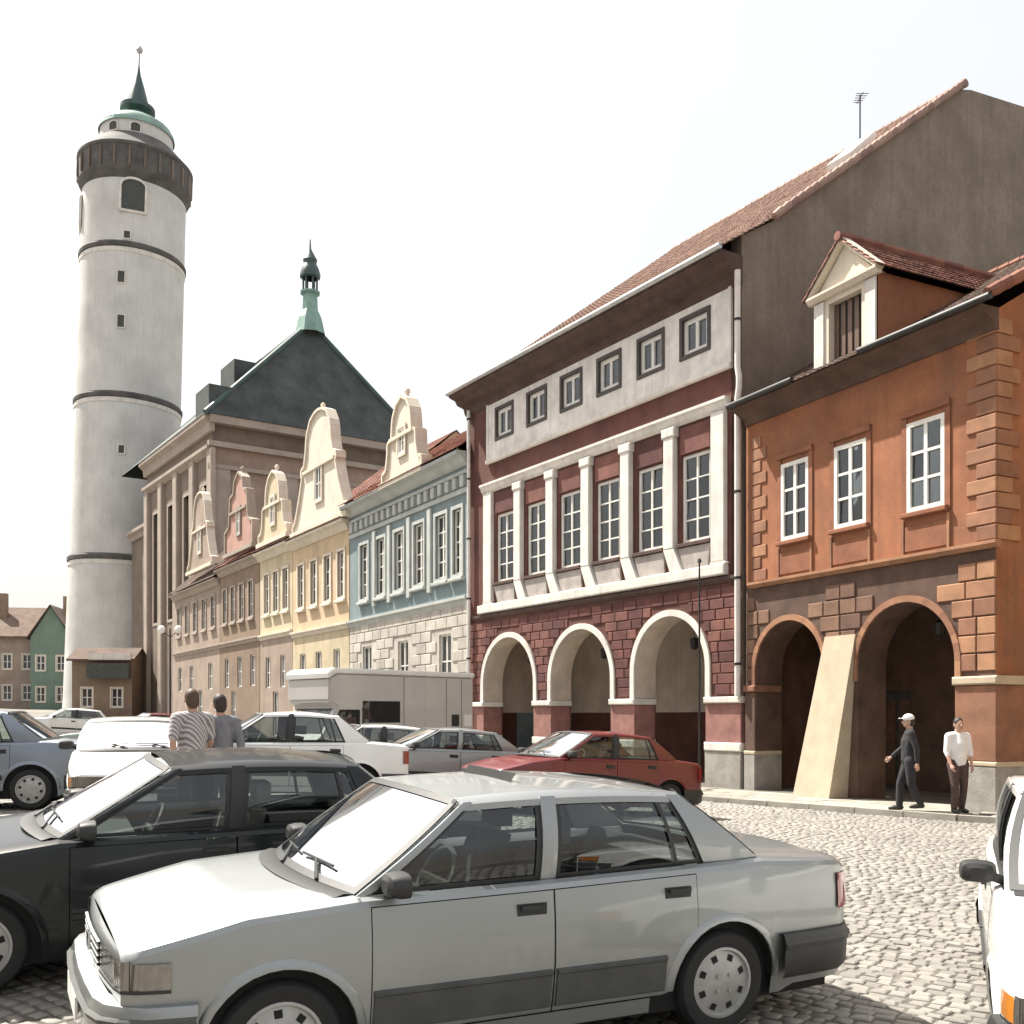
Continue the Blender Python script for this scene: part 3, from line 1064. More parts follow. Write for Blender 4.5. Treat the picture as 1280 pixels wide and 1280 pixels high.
# side wall (shaded) with openings, gable above
mb = MB()
OD = 6.2
OR = OE + 3.7
mb.add([(OL, 0, -0.4), (OL, 0.8, -0.4), (OL, 0.8, 5.0), (OL, 0, 5.0)], [(0, 1, 2, 3)])
mb.add([(OL, 3.4, -0.4), (OL, 12.4, -0.4), (OL, 12.4, 5.0), (OL, 3.4, 5.0)], [(0, 1, 2, 3)])
mb.add([(OL, 0.8, 3.9), (OL, 3.4, 3.9), (OL, 3.4, 5.0), (OL, 0.8, 5.0)], [(0, 1, 2, 3)])
mb.add([(OL, 0, 5.0), (OL, 12.4, 5.0), (OL, 12.4, OE), (OL, OD, OR), (OL, 0, OE)], [(0, 1, 2, 3, 4)])
mb.add([(0.02, 12.4, -.4), (OL, 12.4, -.4), (OL, 12.4, OE), (0.02, 12.4, OE)], [(3, 2, 1, 0)])
mb.build('side_wall', 'orange', ora)
mb = MB()
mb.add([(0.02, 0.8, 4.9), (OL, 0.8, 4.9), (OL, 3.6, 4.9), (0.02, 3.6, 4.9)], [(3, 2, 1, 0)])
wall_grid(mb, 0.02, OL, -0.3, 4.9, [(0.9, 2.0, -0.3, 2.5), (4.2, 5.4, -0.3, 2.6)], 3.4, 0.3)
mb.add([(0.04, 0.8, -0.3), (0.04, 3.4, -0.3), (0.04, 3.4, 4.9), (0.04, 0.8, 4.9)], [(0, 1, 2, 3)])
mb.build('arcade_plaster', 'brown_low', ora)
for (c0, c1, zt) in ((0.9, 2.0, 2.5), (4.2, 5.4, 2.6)):
    d = MB().box(c0, c1, 3.55, 3.62, 0, zt).build('door', 'door_wood', ora)
    for p0_, p1_ in ((c0 + 0.12, (c0 + c1) / 2 - 0.05), ((c0 + c1) / 2 + 0.05, c1 - 0.12)):
        MB().box(p0_, p1_, 3.52, 3.56, 0.2, zt - 0.2).build('panel', 'frame_brown', d)
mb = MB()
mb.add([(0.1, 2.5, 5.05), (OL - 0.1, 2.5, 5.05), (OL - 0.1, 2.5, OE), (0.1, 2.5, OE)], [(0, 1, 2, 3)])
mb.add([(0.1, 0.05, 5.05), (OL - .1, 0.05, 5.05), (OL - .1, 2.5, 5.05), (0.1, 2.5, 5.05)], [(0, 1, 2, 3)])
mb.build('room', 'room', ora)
for i, (a, b) in enumerate(ow):
    w = window(ora, a, b, 5.94, 7.72, 2, 3, y=0.02, fw=0.09, bw=0.055, curtain=[False, [(0, .3)], False][i])
    sm = MB()
    sm.box(a - 0.13, a - 0.005, -0.03, -0.002, 5.86, 7.85).box(b + 0.005, b + 0.13, -0.03, -0.002, 5.86, 7.85).box(a - 0.13, b + 0.13, -0.06, -0.002, 7.85, 7.97)
    sm.build('surround', 'orange_dark', w)
    MB().box(a - 0.1, b + 0.1, -0.12, 0.05, 5.83, 5.925, 0.015).build('sill', 'orange_dark', w)
    pn = MB()
    pn.box(a - 0.06, b + 0.06, -0.028, -0.001, 5.16, 5.66, 0.01)
    pn.build('apron_panel', 'orange_dark', w)
    for p0_ in (a - 0.12, b + 0.065):
        MB().box(p0_, p0_ + 0.055, -0.045, -0.001, 5.10, 5.78).build('apron_border', 'orange_block', w)
cm = MB()
cornice(cm, 0.22, OL + 0.1, 5.09, [(0.15, 0), (0.15, -0.06), (0.06, -0.13)])
cm.build('ledge', 'orange_block', ora)
# quoins
for k, z in enumerate(np.arange(5.12, 9.0, 0.29)):
    wq = 0.62 if k % 2 else 0.40
    MB().box(OL - wq, OL + 0.03, -0.035, 0.0, z, z + 0.265, 0.014).build('quoin', 'orange_block', ora)
    MB().box(OL + 0.001, OL + 0.035, 0.002, 0.40 if k % 2 else 0.62, z, z + 0.265).build('quoin', 'orange_block', ora)
    if z < 8.6:
        w2 = 0.62 if k % 2 == 0 else 0.42
        MB().box(0.26, 0.26 + w2 - 0.1, -0.03, 0.0, z, z + 0.265, 0.014).build('quoin', 'orange_block', ora)
# blocks around arches
for r, z in enumerate(np.arange(2.72, 4.75, 0.34)):
    for (s0, s1) in ((6.22, OL + 0.02), (2.72, 3.62), (0.06, 0.36)):
        b0, b1 = s0, s1
        for (c, w, zs) in oarch:
            W = w + 0.16
            zz = z
            dx = W if zz <= zs else math.sqrt(max(0, W * W - (zz - zs) ** 2))
            if (s0 >= c and s0 - c > 2) or (s1 <= c and c - s1 > 2):
                continue
            if s0 >= c and dx > 0:
                b0 = min(b0, max(c + dx, b0 - 0.9)) if zz > zs else b0
            if s1 <= c and dx > 0:
                b1 = max(b1, min(c - dx, b1 + 0.9)) if zz > zs else b1
        if b1 - b0 < 0.12:
            continue
        n = max(1, int(round((b1 - b0) / 0.55)))
        for k in range(n):
            p0, p1 = lerp(b0, b1, k / n) + 0.012, lerp(b0, b1, (k + 1) / n) - 0.012
            MB().box(p0, p1, -random.uniform(0.025, 0.04), 0.0, z, z + 0.315, 0.015).build('block', 'brown_block' if s0 < 6 else 'orange_block', ora)
for (c, w, zs) in oarch:
    at = MB()
    arch_trim(at, c, w, zs, 2.62, 0.13, -0.05, 0)
    at.build('archivolt', 'orange_block', ora)
    lan = MB()
    lan.tube([(c, 1.0, zs + w + 0.4), (c, 1.0, zs + w - 0.35)], 0.012, 6)
    lan.lathe([(0.03, 0), (0.12, -0.05), (0.10, -0.3), (0.03, -0.34)], 8, (c, 1.0, zs + w - 0.32))
    lan.build('lantern', 'dark_metal', ora)
for a0, a1, wd in ((6.17, OL + 0.03, 1), (0.03, 0.39, 0)):
    MB().box(a0 - 0.03, a1 + 0.07, -0.11, 0.72, 2.46, 2.62, 0.03).build('impost', 'cream_stone' if wd else 'orange_block', ora)
    MB().box(a0, a1 + 0.02, -0.05, 0.75, 1.04, 2.458, 0.02).build('pier_panel', 'orange_block' if wd else 'brown_low', ora)
    MB().box(a0 - 0.01, a1 + 0.05, -0.09, 0.75, 0.95, 1.038, 0.02).build('pier_ledge', 'cream_stone', ora)
    MB().box(a0 - 0.005, a1 + 0.04, -0.08, 0.75, -0.4, 0.948, 0.02).build('plinth', 'base_grey', ora)
# sloping buttress
bt = MB()
bt.add([(2.25, -0.55, 0.0), (3.36, -0.55, 0.0), (3.64, -0.05, 3.62), (2.74, -0.05, 3.62),
        (2.25, 0.0, 0.0), (3.36, 0.0, 0.0), (3.64, 0.0, 3.62), (2.74, 0.0, 3.62)],
       [(0, 1, 2, 3), (1, 5, 6, 2), (4, 0, 3, 7), (3, 2, 6, 7), (5, 4, 7, 6)])
bt.build('buttress', 'cream_stone', ora)
# eave, gutter, roof
cm = MB()
cornice(cm, 0.04, OL + 0.05, OE + 0.02, [(0.54, 0.0), (0.54, -0.07), (0.40, -0.10), (0.12, -0.26), (0.05, -0.40)])
cm.build('eave_cornice', 'brown_low', ora)
for s0, s1 in ((0.05, 2.3), (4.28, OL + 0.35)):
    MB().tube([(s0, -0.59, OE + 0.03), (s1, -0.59, OE + 0.03)], 0.07, 10).build('gutter', 'dark_metal', ora, smooth=True)
tile_roof('roof', ora, 'tile_brown', (0.06, -0.57, OE - 0.02), (OL + 0.3, -0.57, OE - 0.02), (0.06, OD, OR + 0.06), (OL + 0.3, OD, OR + 0.06), 0.19, 0.24)
mb = MB()
mb.add([(0.06, OD, OR), (OL + .3, OD, OR), (OL + .3, 12.8, OE), (0.06, 12.8, OE)], [(0, 1, 2, 3)])
mb.build('rear_roof', 'tile_brown', ora)
vt = MB().tube([(0, 0, 0), (0.34, 0, 0)], [0.10, 0.12], 8).mesh('verge_tile', 'tile_red')
for k in range(25):
    t = k / 25
    o = link('verge_tile', vt, ora)
    o.location = (OL + 0.28, lerp(-0.57, OD, t), lerp(OE + 0.1, OR + 0.1, t))
    o.rotation_euler = (0, -R(28.6), R(90))
for k in range(23):
    o = link('ridge_tile', vt, ora)
    o.location = (0.06 + k * 0.31, OD, OR + 0.08)
# wall dormer
D0, D1, DT = 2.42, 4.22, 11.10
dm = MB()
wall_grid(dm, D0, D1, OE, DT, [(D0 + 0.42, D1 - 0.42, 9.36, 10.90)], -0.03, 0.3)
dm.prism([(D0 - 0.02, DT), (D1 + 0.02, DT), ((D0 + D1) / 2, 12.0)], -0.03, 0.2)
dor = dm.build('dormer', 'gable_white', ora)
cm = MB()
cornice(cm, D0 - 0.12, D1 + 0.12, DT + 0.06, [(0.17, 0), (0.17, -0.05), (0.08, -0.14)], -0.03)
for (pa, pb) in (((D0 - 0.14, DT + 0.05), ((D0 + D1) / 2, 12.12)), ((D1 + 0.14, DT + 0.05), ((D0 + D1) / 2, 12.12))):
    cm.bar((pa[0], -0.07, pa[1]), (pb[0], -0.07, pb[1]), 0.2, 0.11)
cm.build('pediment', 'gable_white', dor)
for p0_ in (D0, D1 - 0.30):
    MB().box(p0_, p0_ + 0.30, -0.07, -0.031, OE + 0.05, DT - 0.1, 0.01).build('dormer_pilaster', 'white_trim', dor)
MB().add([(D0 + .42, 0.16, 9.36), (D1 - .42, 0.16, 9.36), (D1 - .42, 0.16, 10.90), (D0 + .42, 0.16, 10.90)], [(0, 1, 2, 3)]).build('dormer_shutter', 'door_wood', dor)
for k in range(5):
    a = lerp(D0 + 0.45, D1 - 0.57, k / 4)
    MB().box(a, a + 0.12, 0.12, 0.155, 9.40, 10.86).build('shutter_board', 'frame_brown', dor)
ch = MB()
for a in (D0, D1):
    ch.add([(a, 0.0, OE), (a, 0.0, DT), (a, 2.75, DT)], [(0, 1, 2)])
ch.build('dormer_cheek', 'orange', dor)
mid = (D0 + D1) / 2
tile_roof('dormer_tiles', dor, 'tile_red', (D1 + 0.2, -0.22, DT + 0.02), (D1 + 0.2, 3.0, DT + 0.02), (mid, -0.22, 12.12), (mid, 4.75, 12.12), 0.19, 0.24)
tile_roof('dormer_tiles', dor, 'tile_red', (D0 - 0.2, -0.22, DT + 0.02), (D0 - 0.2, 3.0, DT + 0.02), (mid, -0.22, 12.12), (mid, 4.75, 12.12), 0.19, 0.24)
for k in range(16):
    o = link('ridge_tile', vt, dor)
    o.location = (mid, -0.25 + 0.31 * k, 12.16)
    o.rotation_euler = (0, 0, R(90))


# ================================================================== 3. the houses further along
def gable_profile(c, w, z0, h, kind=0):
    if kind == 0:
        n = [(1, 0), (1, .08), (.92, .10), (.84, .18), (.74, .30), (.66, .42), (.62, .48), (.65, .50), (.65, .55), (.54, .58), (.48, .68), (.45, .80), (.42, .85), (.3, .95), (.14, .99), (0, 1)]
    elif kind == 1:
        n = [(1, 0), (1, .14), (.8, .18), (.72, .34), (.7, .5), (.5, .54), (.46, .72), (.42, .8), (.26, .93), (0, 1)]
    else:
        n = [(1, 0), (1, .3), (.7, .36), (.62, .6), (.6, .72), (.35, .76), (.3, .9), (0, 1)]
    r = [(c + p[0] * w, z0 + p[1] * h) for p in n]
    l_ = [(c - p[0] * w, z0 + p[1] * h) for p in n[-2::-1]]
    return r + l_


def gable(parent, c, w, z0, h, kind, wallm, trimm, win=None, thick=0.4, y=-0.02):
    pts = gable_profile(c, w, z0, h, kind)
    gb = MB().prism(pts, y, y + thick).build('gable', wallm, parent)
    tm = MB()
    for p, q in zip(pts[:-1], pts[1:]):
        tm.bar((p[0], y + thick / 2 - 0.05, p[1]), (q[0], y + thick / 2 - 0.05, q[1]), thick + 0.1, 0.12, up=(0, 1, 0) if abs(q[1] - p[1]) > abs(q[0] - p[0]) and False else (0, 0, 1))
    tm.box(c - w - 0.15, c + w + 0.15, y - 0.18, y + 0.1, z0 - 0.12, z0 + 0.1)
    tm.box(c - w * 0.58, c + w * 0.58, y - 0.13, y + 0.1, z0 + h * 0.5, z0 + h * 0.5 + 0.14)
    tm.lathe([(0.0, 0.0), (0.11, 0.03), (0.07, 0.12), (0.13, 0.22), (0.10, 0.32), (0.0, 0.38)], 10, (c, y + thick / 2, z0 + h))
    tm.build('coping', trimm, gb)
    if win:
        wa, wz0, wz1 = win
        window(gb, c - wa, c + wa, wz0, wz1, 2, 2, y=y - 0.01, fw=0.08, bw=0.05, panes=False, glass='glass_far', name='gable_window', surround=trimm, sw=0.12, sy=y - 0.09)
    return gb


def town_house(label, P, angl, a0, a1, base, eave, ridge, depth, wallm, roofm, rows, trim, low=None, low_z=None, eave_out=0.5, frieze=None, group=None, name='town_house'):
    """rows: list of (z0,z1,[(a,b)..],nx,nz)"""
    ca_, sa_ = math.cos(angl), math.sin(angl)
    loc = (P[0] + a0 * ca_, P[1] + a0 * sa_, base)
    h = thing(name, label, 'house', loc, angl, group)
    L = a1 - a0
    b = base
    holes = []
    for (z0, z1, ws, nx, nz) in rows:
        holes += [(p - a0, q - a0, z0 - b, z1 - b) for p, q in ws]
    lz = (low_z - b) if low_z else -0.5
    mb = MB()
    wall_grid(mb, 0, L, lz, eave - b, [q for q in holes if q[2] >= lz], 0, 0.25)
    mb.add([(0, 0, -0.5), (0, depth, -0.5), (0, depth, eave - b), (0, depth / 2, ridge - b - .05), (0, 0, eave - b)], [(4, 3, 2, 1, 0)])
    mb.add([(L, 0, -0.5), (L, depth, -0.5), (L, depth, eave - b), (L, depth / 2, ridge - b - .05), (L, 0, eave - b)], [(0, 1, 2, 3, 4)])
    mb.add([(0, depth, -.5), (L, depth, -.5), (L, depth, eave - b), (0, depth, eave - b)], [(3, 2, 1, 0)])
    mb.build('wall', wallm, h)
    if low:
        mb = MB()
        wall_grid(mb, 0, L, -0.5, lz, [q for q in holes if q[2] < lz], 0, 0.25)
        mb.build('ground_floor', low, h)
    for (z0, z1, ws, nx, nz) in rows:
        for p, q in ws:
            w = window(h, p - a0, q - a0, z0 - b, z1 - b, nx, nz, y=0.12, fw=0.07, bw=0.05, panes=False, glass='glass_far',
                       surround=trim if z0 - b >= lz else None, sw=0.13, sy=-0.06)
            if z0 - b >= lz:
                MB().box(p - a0 - 0.2, q - a0 + 0.2, -0.16, 0.0, z0 - b - 0.26, z0 - b - 0.135, 0.02).build('sill', trim, w)
    cm = MB()
    cornice(cm, -0.05, L + 0.05, eave - b + 0.03, [(eave_out, 0), (eave_out, -0.12), (eave_out * 0.6, -0.18), (eave_out * 0.35, -0.36), (0.06, -0.46)])
    cm.build('cornice', trim, h)
    if low_z:
        cm = MB()
        cornice(cm, -0.02, L + 0.02, lz + 0.2, [(0.16, 0), (0.16, -0.1), (0.08, -0.16), (0.04, -0.3)])
        cm.build('string_course', trim, h)
    tile_roof('roof', h, roofm, (-0.05, -eave_out - .05, eave - b + .06), (L + .05, -eave_out - .05, eave - b + .06), (-0.05, depth / 2, ridge - b), (L + .05, depth / 2, ridge - b), 0.3, 0.35)
    MB().add([(-0.05, depth / 2, ridge - b), (L + .05, depth / 2, ridge - b), (L + .05, depth + .3, eave - b), (-.05, depth + .3, eave - b)], [(0, 1, 2, 3)]).build('rear_roof', roofm, h)
    return h


BP, BA = (-7.3285, 46.2094), R(-59.967)
bw = [(1.36, 2.26), (3.20, 4.10), (5.10, 6.0), (7.0, 7.9), (8.95, 9.85)]
blue = town_house('blue grey house with tall white windows and a small white gable', BP, BA, 0.05, 11.55, 0.2, 11.2, 15.0, 10, 'blue', 'tile_red',
                  [(7.0, 9.35, bw + [(10.4, 11.1)], 2, 4), (2.9, 4.9, [(1.6, 2.6), (5.4, 6.4), (9.2, 10.2)], 2, 2), (0.25, 3.0, [(3.5, 4.8), (7.4, 8.4)], 2, 2)],
                  'blue_light', 'grey_stone', 5.95, 0.5)
for k in range(19):                                    # dentil frieze
    MB().box(0.25 + k * 0.6, 0.55 + k * 0.6, -0.14, 0.0, 9.85, 10.25, 0.02).build('dentil', 'blue_light', blue)
MB().box(0.0, 11.5, -0.07, 0.0, 9.62, 9.80, 0.01).box(0, 11.5, -0.07, 0, 10.3, 10.44, 0.01).build('frieze_band', 'blue_light', blue)
gable(blue, 6.6, 1.9, 11.05, 3.2, 1, 'gable_white', 'gable_white', (0.3, 12.0, 13.0), y=-0.35)
for r, z in enumerate(np.arange(0.3, 5.4, 0.42)):       # ashlar courses
    a = 0.05 if r % 2 else -0.4
    while a < 11.4:
        p0, p1 = max(a, 0.03), min(a + 0.86, 11.47)
        a += 0.89
        if p1 - p0 < 0.2:
            continue
        zz0, zz1 = z, z + 0.38
        clash = False
        for (q0, q1, s0, s1) in ((1.55, 2.55, 2.7, 4.7), (5.35, 6.35, 2.7, 4.7), (9.15, 10.15, 2.7, 4.7), (3.45, 4.75, 0.05, 2.8), (7.35, 8.35, 0.05, 2.8)):
            if p1 > q0 and p0 < q1 and zz1 > s0 and zz0 < s1:
                clash = True
        if not clash:
            MB().box(p0, p1, -0.035, 0, zz0, zz1, 0.015).build('block', 'grey_stone', blue)
for a in (3.0, 4.6, 6.55, 8.45):
    MB().box(a - 0.3 + 0.1, a + 0.1 - 0.1 + .12, -0.10, 0, 6.35, 9.55, 0.02).build('pilaster', 'blue_light', blue)

YP, YA = (-14.0625, 57.1429), R(-58.415)
yel = town_house('peach yellow house with a tall curved white baroque gable', YP, YA, 5.36, 12.80, 0.55, 10.75, 15.6, 11, 'peach', 'tile_red',
                 [(7.35, 9.45, [(6.2, 7.0), (8.0, 8.8), (9.8, 10.6), (11.5, 12.3)], 2, 3), (3.2, 5.0, [(6.4, 7.2), (8.6, 9.4), (10.9, 11.7)], 2, 2), (0.6, 3.1, [(7.5, 8.5)], 2, 2)],
                 'gable_white', 'cream', 5.95, 0.4)
gable(yel, 9.75 - 5.36, 3.5, 10.4, 5.5, 0, 'gable_white', 'gable_white', (0.4, 11.6, 13.2), y=-0.25)
cre = town_house('cream yellow house with a narrow pale gable', YP, YA, 0.03, 5.30, 0.7, 10.85, 15.0, 11, 'cream', 'tile_red',
                 [(7.5, 9.6, [(0.8, 1.6), (2.35, 3.15), (3.9, 4.7)], 2, 3), (3.4, 5.1, [(1.0, 1.8), (3.4, 4.2)], 2, 2), (0.8, 3.2, [(2.2, 3.1)], 2, 2)],
                 'gable_white', 'taupe', 6.15, 0.4)
gable(cre, 3.0, 2.3, 10.5, 3.7, 1, 'cream', 'gable_white', (0.32, 11.4, 12.8), y=-0.25)
QP, QA = (-24.393, 73.988), R(-58.415)
pnk = town_house('brown house with a slim pink gable', QP, QA, 11.76, 19.62, 1.0, 10.9, 14.8, 10, 'brownp', 'tile_red',
                 [(7.6, 9.6, [(12.5, 13.3), (14.2, 15.0), (15.9, 16.7), (17.7, 18.5)], 2, 3), (3.6, 5.4, [(12.8, 13.7), (15.4, 16.3), (17.9, 18.8)], 2, 2), (1.1, 3.4, [(14.2, 15.1)], 2, 2)],
                 'church_trim', 'brownp', 6.2, 0.4)
gable(pnk, 16.6 - 11.76, 2.7, 10.5, 4.6, 2, 'pinkp', 'church_trim', (0.32, 11.5, 13.0), y=-0.25)
tau = town_house('taupe house with a white volute gable beside the church', QP, QA, 0.0, 11.70, 1.3, 10.5, 14.5, 8, 'taupe', 'tile_brown',
                 [(7.6, 9.5, [(1.0, 1.9), (3.2, 4.1), (5.4, 6.3), (7.6, 8.5), (9.8, 10.7)], 2, 3), (3.6, 5.3, [(1.2, 2.2), (4.3, 5.3), (9.0, 10.0)], 2, 2), (1.4, 3.6, [(6.6, 7.6)], 2, 2)],
                 'church_trim', 'taupe', 6.2, 0.4)
gable(tau, 8.0, 3.0, 10.2, 5.0, 0, 'taupe', 'gable_white', (0.35, 11.3, 12.9), y=-0.25)

# ================================================================== 4. church
CP, CA = (-22.56, 77.0), math.atan2(-0.825, 0.565)      # local x runs towards the viewer along the long wall; -y faces the square
chu = thing('church', 'large brown church with a dark slate roof and slim ridge turret', 'church', (CP[0], CP[1], 2.0), CA)
CE = 22.1
mb = MB()
CLN = 18.0
holes = [(-CLN + 2.2 + k * 4.4, -CLN + 3.7 + k * 4.4, 8.0, 17.5) for k in range(4)]
wall_grid(mb, -CLN, 0, -2.5, CE, holes, 0, 0.5)
mb.add([(0, 0, -2.5), (0, 17.5, -2.5), (0, 17.5, CE), (0, 0, CE)], [(0, 1, 2, 3)])
mb.add([(-CLN, 0, -2.5), (-CLN, 17.5, -2.5), (-CLN, 17.5, CE), (-CLN, 0, CE)], [(3, 2, 1, 0)])
mb.add([(-CLN, 17.5, -2.5), (0, 17.5, -2.5), (0, 17.5, CE), (-CLN, 17.5, CE)], [(3, 2, 1, 0)])
mb.build('wall', 'church', chu)
for h in holes:
    window(chu, h[0], h[1], h[2], h[3], 2, 5, frame='frame_brown', y=0.35, fw=0.12, bw=0.08, panes=False, glass='glass_far', surround='church_trim', sw=0.25, sy=-0.05)
for k in range(5):
    a = -CLN + 0.1 + k * 4.4
    MB().box(a, a + 1.1, -0.35, 0, -2.5, CE - 2.2, 0.08).build('pilaster', 'church_trim', chu)
cm = MB()
cornice(cm, -CLN, 0.6, CE + 0.3, [(0.75, 0), (0.75, -0.3), (0.4, -0.6), (0.3, -1.2)])
cornice(cm, -CLN, 0.3, CE - 1.9, [(0.5, 0), (0.5, -0.25), (0.1, -0.6)])
cm.build('cornice', 'church_trim', chu)
# front face (towards the houses), pinkish with recessed panel
fm = MB()
fm.box(0.005, 0.12, 0.02, 17.48, 4, CE - 2.0)
fm.build('front_plaster', 'church_pink', chu)
fm = MB()
for z0, z1, o_ in ((CE - 0.3, CE + 0.28, 0.7), (CE - 2.0, CE - 1.6, 0.4), (CE - 3.6, CE - 3.3, 0.3)):
    fm.box(0.125, 0.125 + o_, -0.4, 17.7, z0, z1)
for y in (0.1, 5.5, 11.0, 16.2):
    fm.box(0.125, 0.35, y, y + 1.2, 4, CE - 3.6)
fm.build('front_trim', 'church_trim', chu)
fm = MB()
for y in (1.6, 7.0, 12.4):
    fm.box(0.121, 0.2, y, y + 3.6, CE - 9, CE - 4.2)
fm.build('front_panel', 'church_pink', chu)
# roof: hipped front, ridge running back
AX, AY, AZ = -3.3, 9.3, 32.5
mb = MB()
e = CE + 0.3
mb.add([(0.9, -0.8, e), (0.9, 18.0, e), (AX, AY, AZ)], [(0, 1, 2)])
mb.add([(0.9, -0.8, e), (AX, AY, AZ), (-CLN - 6, AY, AZ), (-CLN - 6, -0.8, e)], [(0, 1, 2, 3)])
mb.add([(0.9, 18.0, e), (AX, AY, AZ), (-CLN - 6, AY, AZ), (-CLN - 6, 18.0, e)], [(3, 2, 1, 0)])
mb.add([(-CLN - 6, -0.8, e), (-CLN - 6, AY, AZ), (-CLN - 6, 18.0, e)], [(0, 1, 2)])
mb.build('roof', 'slate', chu)
cm = MB()
for p in (((0.9, -0.8, e), (AX, AY, AZ)), ((0.9, 18.0, e), (AX, AY, AZ)), ((AX, AY, AZ), (-CLN - 6, AY, AZ))):
    cm.tube([p[0], p[1]], 0.22, 8)
cm.build('roof_ridge', 'dark_copper', chu)
for (xa_, xb_, ya_, yb_, zt_) in ((-3.0, 0.2, -0.3, 2.4, e + 2.4), (-4.6, -1.4, 2.2, 4.6, e + 5.2)):
    MB().box(xa_, xb_, ya_, yb_, e - 0.4, zt_).build('roof_step', 'slate', chu)
# ridge turret
tu = MB().lathe([(1.3, -1.0), (1.0, 0.3), (0.68, 1.0), (0.62, 2.3), (0.85, 2.4), (0.85, 2.55)], 8, (AX, AY, AZ)).build('turret', 'copper', chu)
tm = MB()
for k in range(6):
    t = k * math.pi / 3
    tm.tube([(AX + 0.56 * math.cos(t), AY + 0.56 * math.sin(t), AZ + 2.5), (AX + 0.56 * math.cos(t), AY + 0.56 * math.sin(t), AZ + 3.75)], 0.09, 6)
tm.build('lantern_post', 'dark_copper', tu)
MB().lathe([(0.65, 3.65), (0.85, 3.75), (0.85, 4.05), (0.7, 4.55), (0.52, 4.9), (0.6, 5.2), (0.3, 5.75), (0.1, 6.1), (0.05, 6.9), (0, 7.0)], 12, (AX, AY, AZ)).build('turret_spire', 'dark_copper', tu, smooth=True)
# lower choir beyond
mb = MB()
wall_grid(mb, -CLN - 10, -CLN, -2.5, 17.5, [(-CLN - 4.8, -CLN - 3.4, 6, 13)], 1.2, 0.5)
mb.add([(-CLN - 10, 1.2, -2.5), (-CLN - 10, 18, -2.5), (-CLN - 10, 18, 17.5), (-CLN - 10, 1.2, 17.5)], [(3, 2, 1, 0)])
mb.build('choir_wall', 'church', chu)
window(chu, -CLN - 4.8, -CLN - 3.4, 6, 13, 2, 4, frame='frame_brown', y=1.6, fw=0.12, bw=0.08, panes=False, glass='glass_far')
cm = MB()
cornice(cm, -CLN - 10, -CLN, 17.8, [(0.6, 0), (0.6, -0.3), (0.3, -0.5), (0.2, -0.9)], 1.2)
cm.build('choir_cornice', 'church_trim', chu)
mb = MB()
mb.add([(-CLN - 10.4, 0.6, 17.8), (-CLN, 0.6, 17.8), (-CLN, 10, 22.5), (-CLN - 8, 10, 22.5)], [(0, 1, 2, 3)])
mb.add([(-CLN - 10.4, 0.6, 17.8), (-CLN - 8, 10, 22.5), (-CLN - 10.4, 18, 17.8)], [(0, 1, 2)])
mb.build('choir_roof', 'slate', chu)

# ================================================================== 5. round tower
TY = 107.0
TX = (149 - 640) / 1280 * TY
k_ = 107 / 92.0
tow = thing('round_tower', 'tall round white tower with dark gallery and green domed cap', 'tower', (TX, TY, 2.0), 0)
tow.rotation_euler = (0, R(1.75), 0)
def tz(y, s=14.1):
    return CAM_H + (895 - y) / s * k_ - 2.0
r0, r1 = 4.72 * k_, 4.38 * k_
zt = tz(238)
SEG = 72
def trad(z):
    return lerp(r0, r1, min(1, max(0, z / zt)) ** 0.7)
prof = [(trad(z), z) for z in np.linspace(-3, zt, 40)]
MB().lathe(prof, SEG).build('shaft', 'tower_white', tow, smooth=True)
for y in (323, 505, 701):
    z = tz(y)
    r = trad(z)
    MB().lathe([(r, -0.35), (r + 0.16, -0.3), (r + 0.18, 0.05), (r + 0.02, 0.25)], SEG, (0, 0, z)).build('ring_moulding', 'tower_dark', tow)
    MB().lathe([(r, -0.85), (r + 0.08, -0.8), (r + 0.08, -0.4), (r, -0.36)], SEG, (0, 0, z)).build('ring_band', 'white_trim', tow)
# gallery
MB().lathe([(r1, zt - 0.5), (r1 + 0.25, zt), (r1 + 0.45, zt + 0.4), (r1 + 0.5, tz(207)), (r1 + 0.62, tz(205)), (r1 + 0.62, tz(202)), (3.3 * k_, tz(179)), (3.0 * k_, tz(178))], SEG).build('gallery', 'tower_dark', tow)
for k in range(24):
    t = 2 * math.pi * k / 24
    c, s_ = math.cos(t), math.sin(t)
    r = r1 + 0.50
    MB().bar((c * r, s_ * r, zt + 0.6), (c * r, s_ * r, tz(208)), 0.35, 0.12).build('gallery_post', 'church', tow)
MB().lathe([(3.1 * k_, tz(190)), (3.1 * k_, tz(160)), (3.2 * k_, tz(158))], 48).build('drum', 'tower_white', tow)
MB().lathe([(3.25 * k_, tz(163)), (3.2 * k_, tz(159)), (2.95 * k_, tz(152)), (2.3 * k_, tz(146)), (1.4 * k_, tz(142.5)), (0.95 * k_, tz(138)), (0.8 * k_, tz(131))], 48).build('dome', 'copper', tow, smooth=True)
MB().lathe([(0.8 * k_, tz(133)), (1.5 * k_, tz(130)), (1.5 * k_, tz(125)), (0.95 * k_, tz(121)), (0.8 * k_, tz(112)), (0.45 * k_, tz(95)), (0.16 * k_, tz(82)), (0.06, tz(70)), (0.05, tz(56))], 24).build('spire', 'dark_copper', tow, smooth=True)
MB().lathe([(0, -0.35), (0.25, -0.28), (0.36, 0), (0.25, 0.28), (0, 0.35)], 12, (0, 0, tz(51))).build('finial', 'steel', tow, smooth=True)


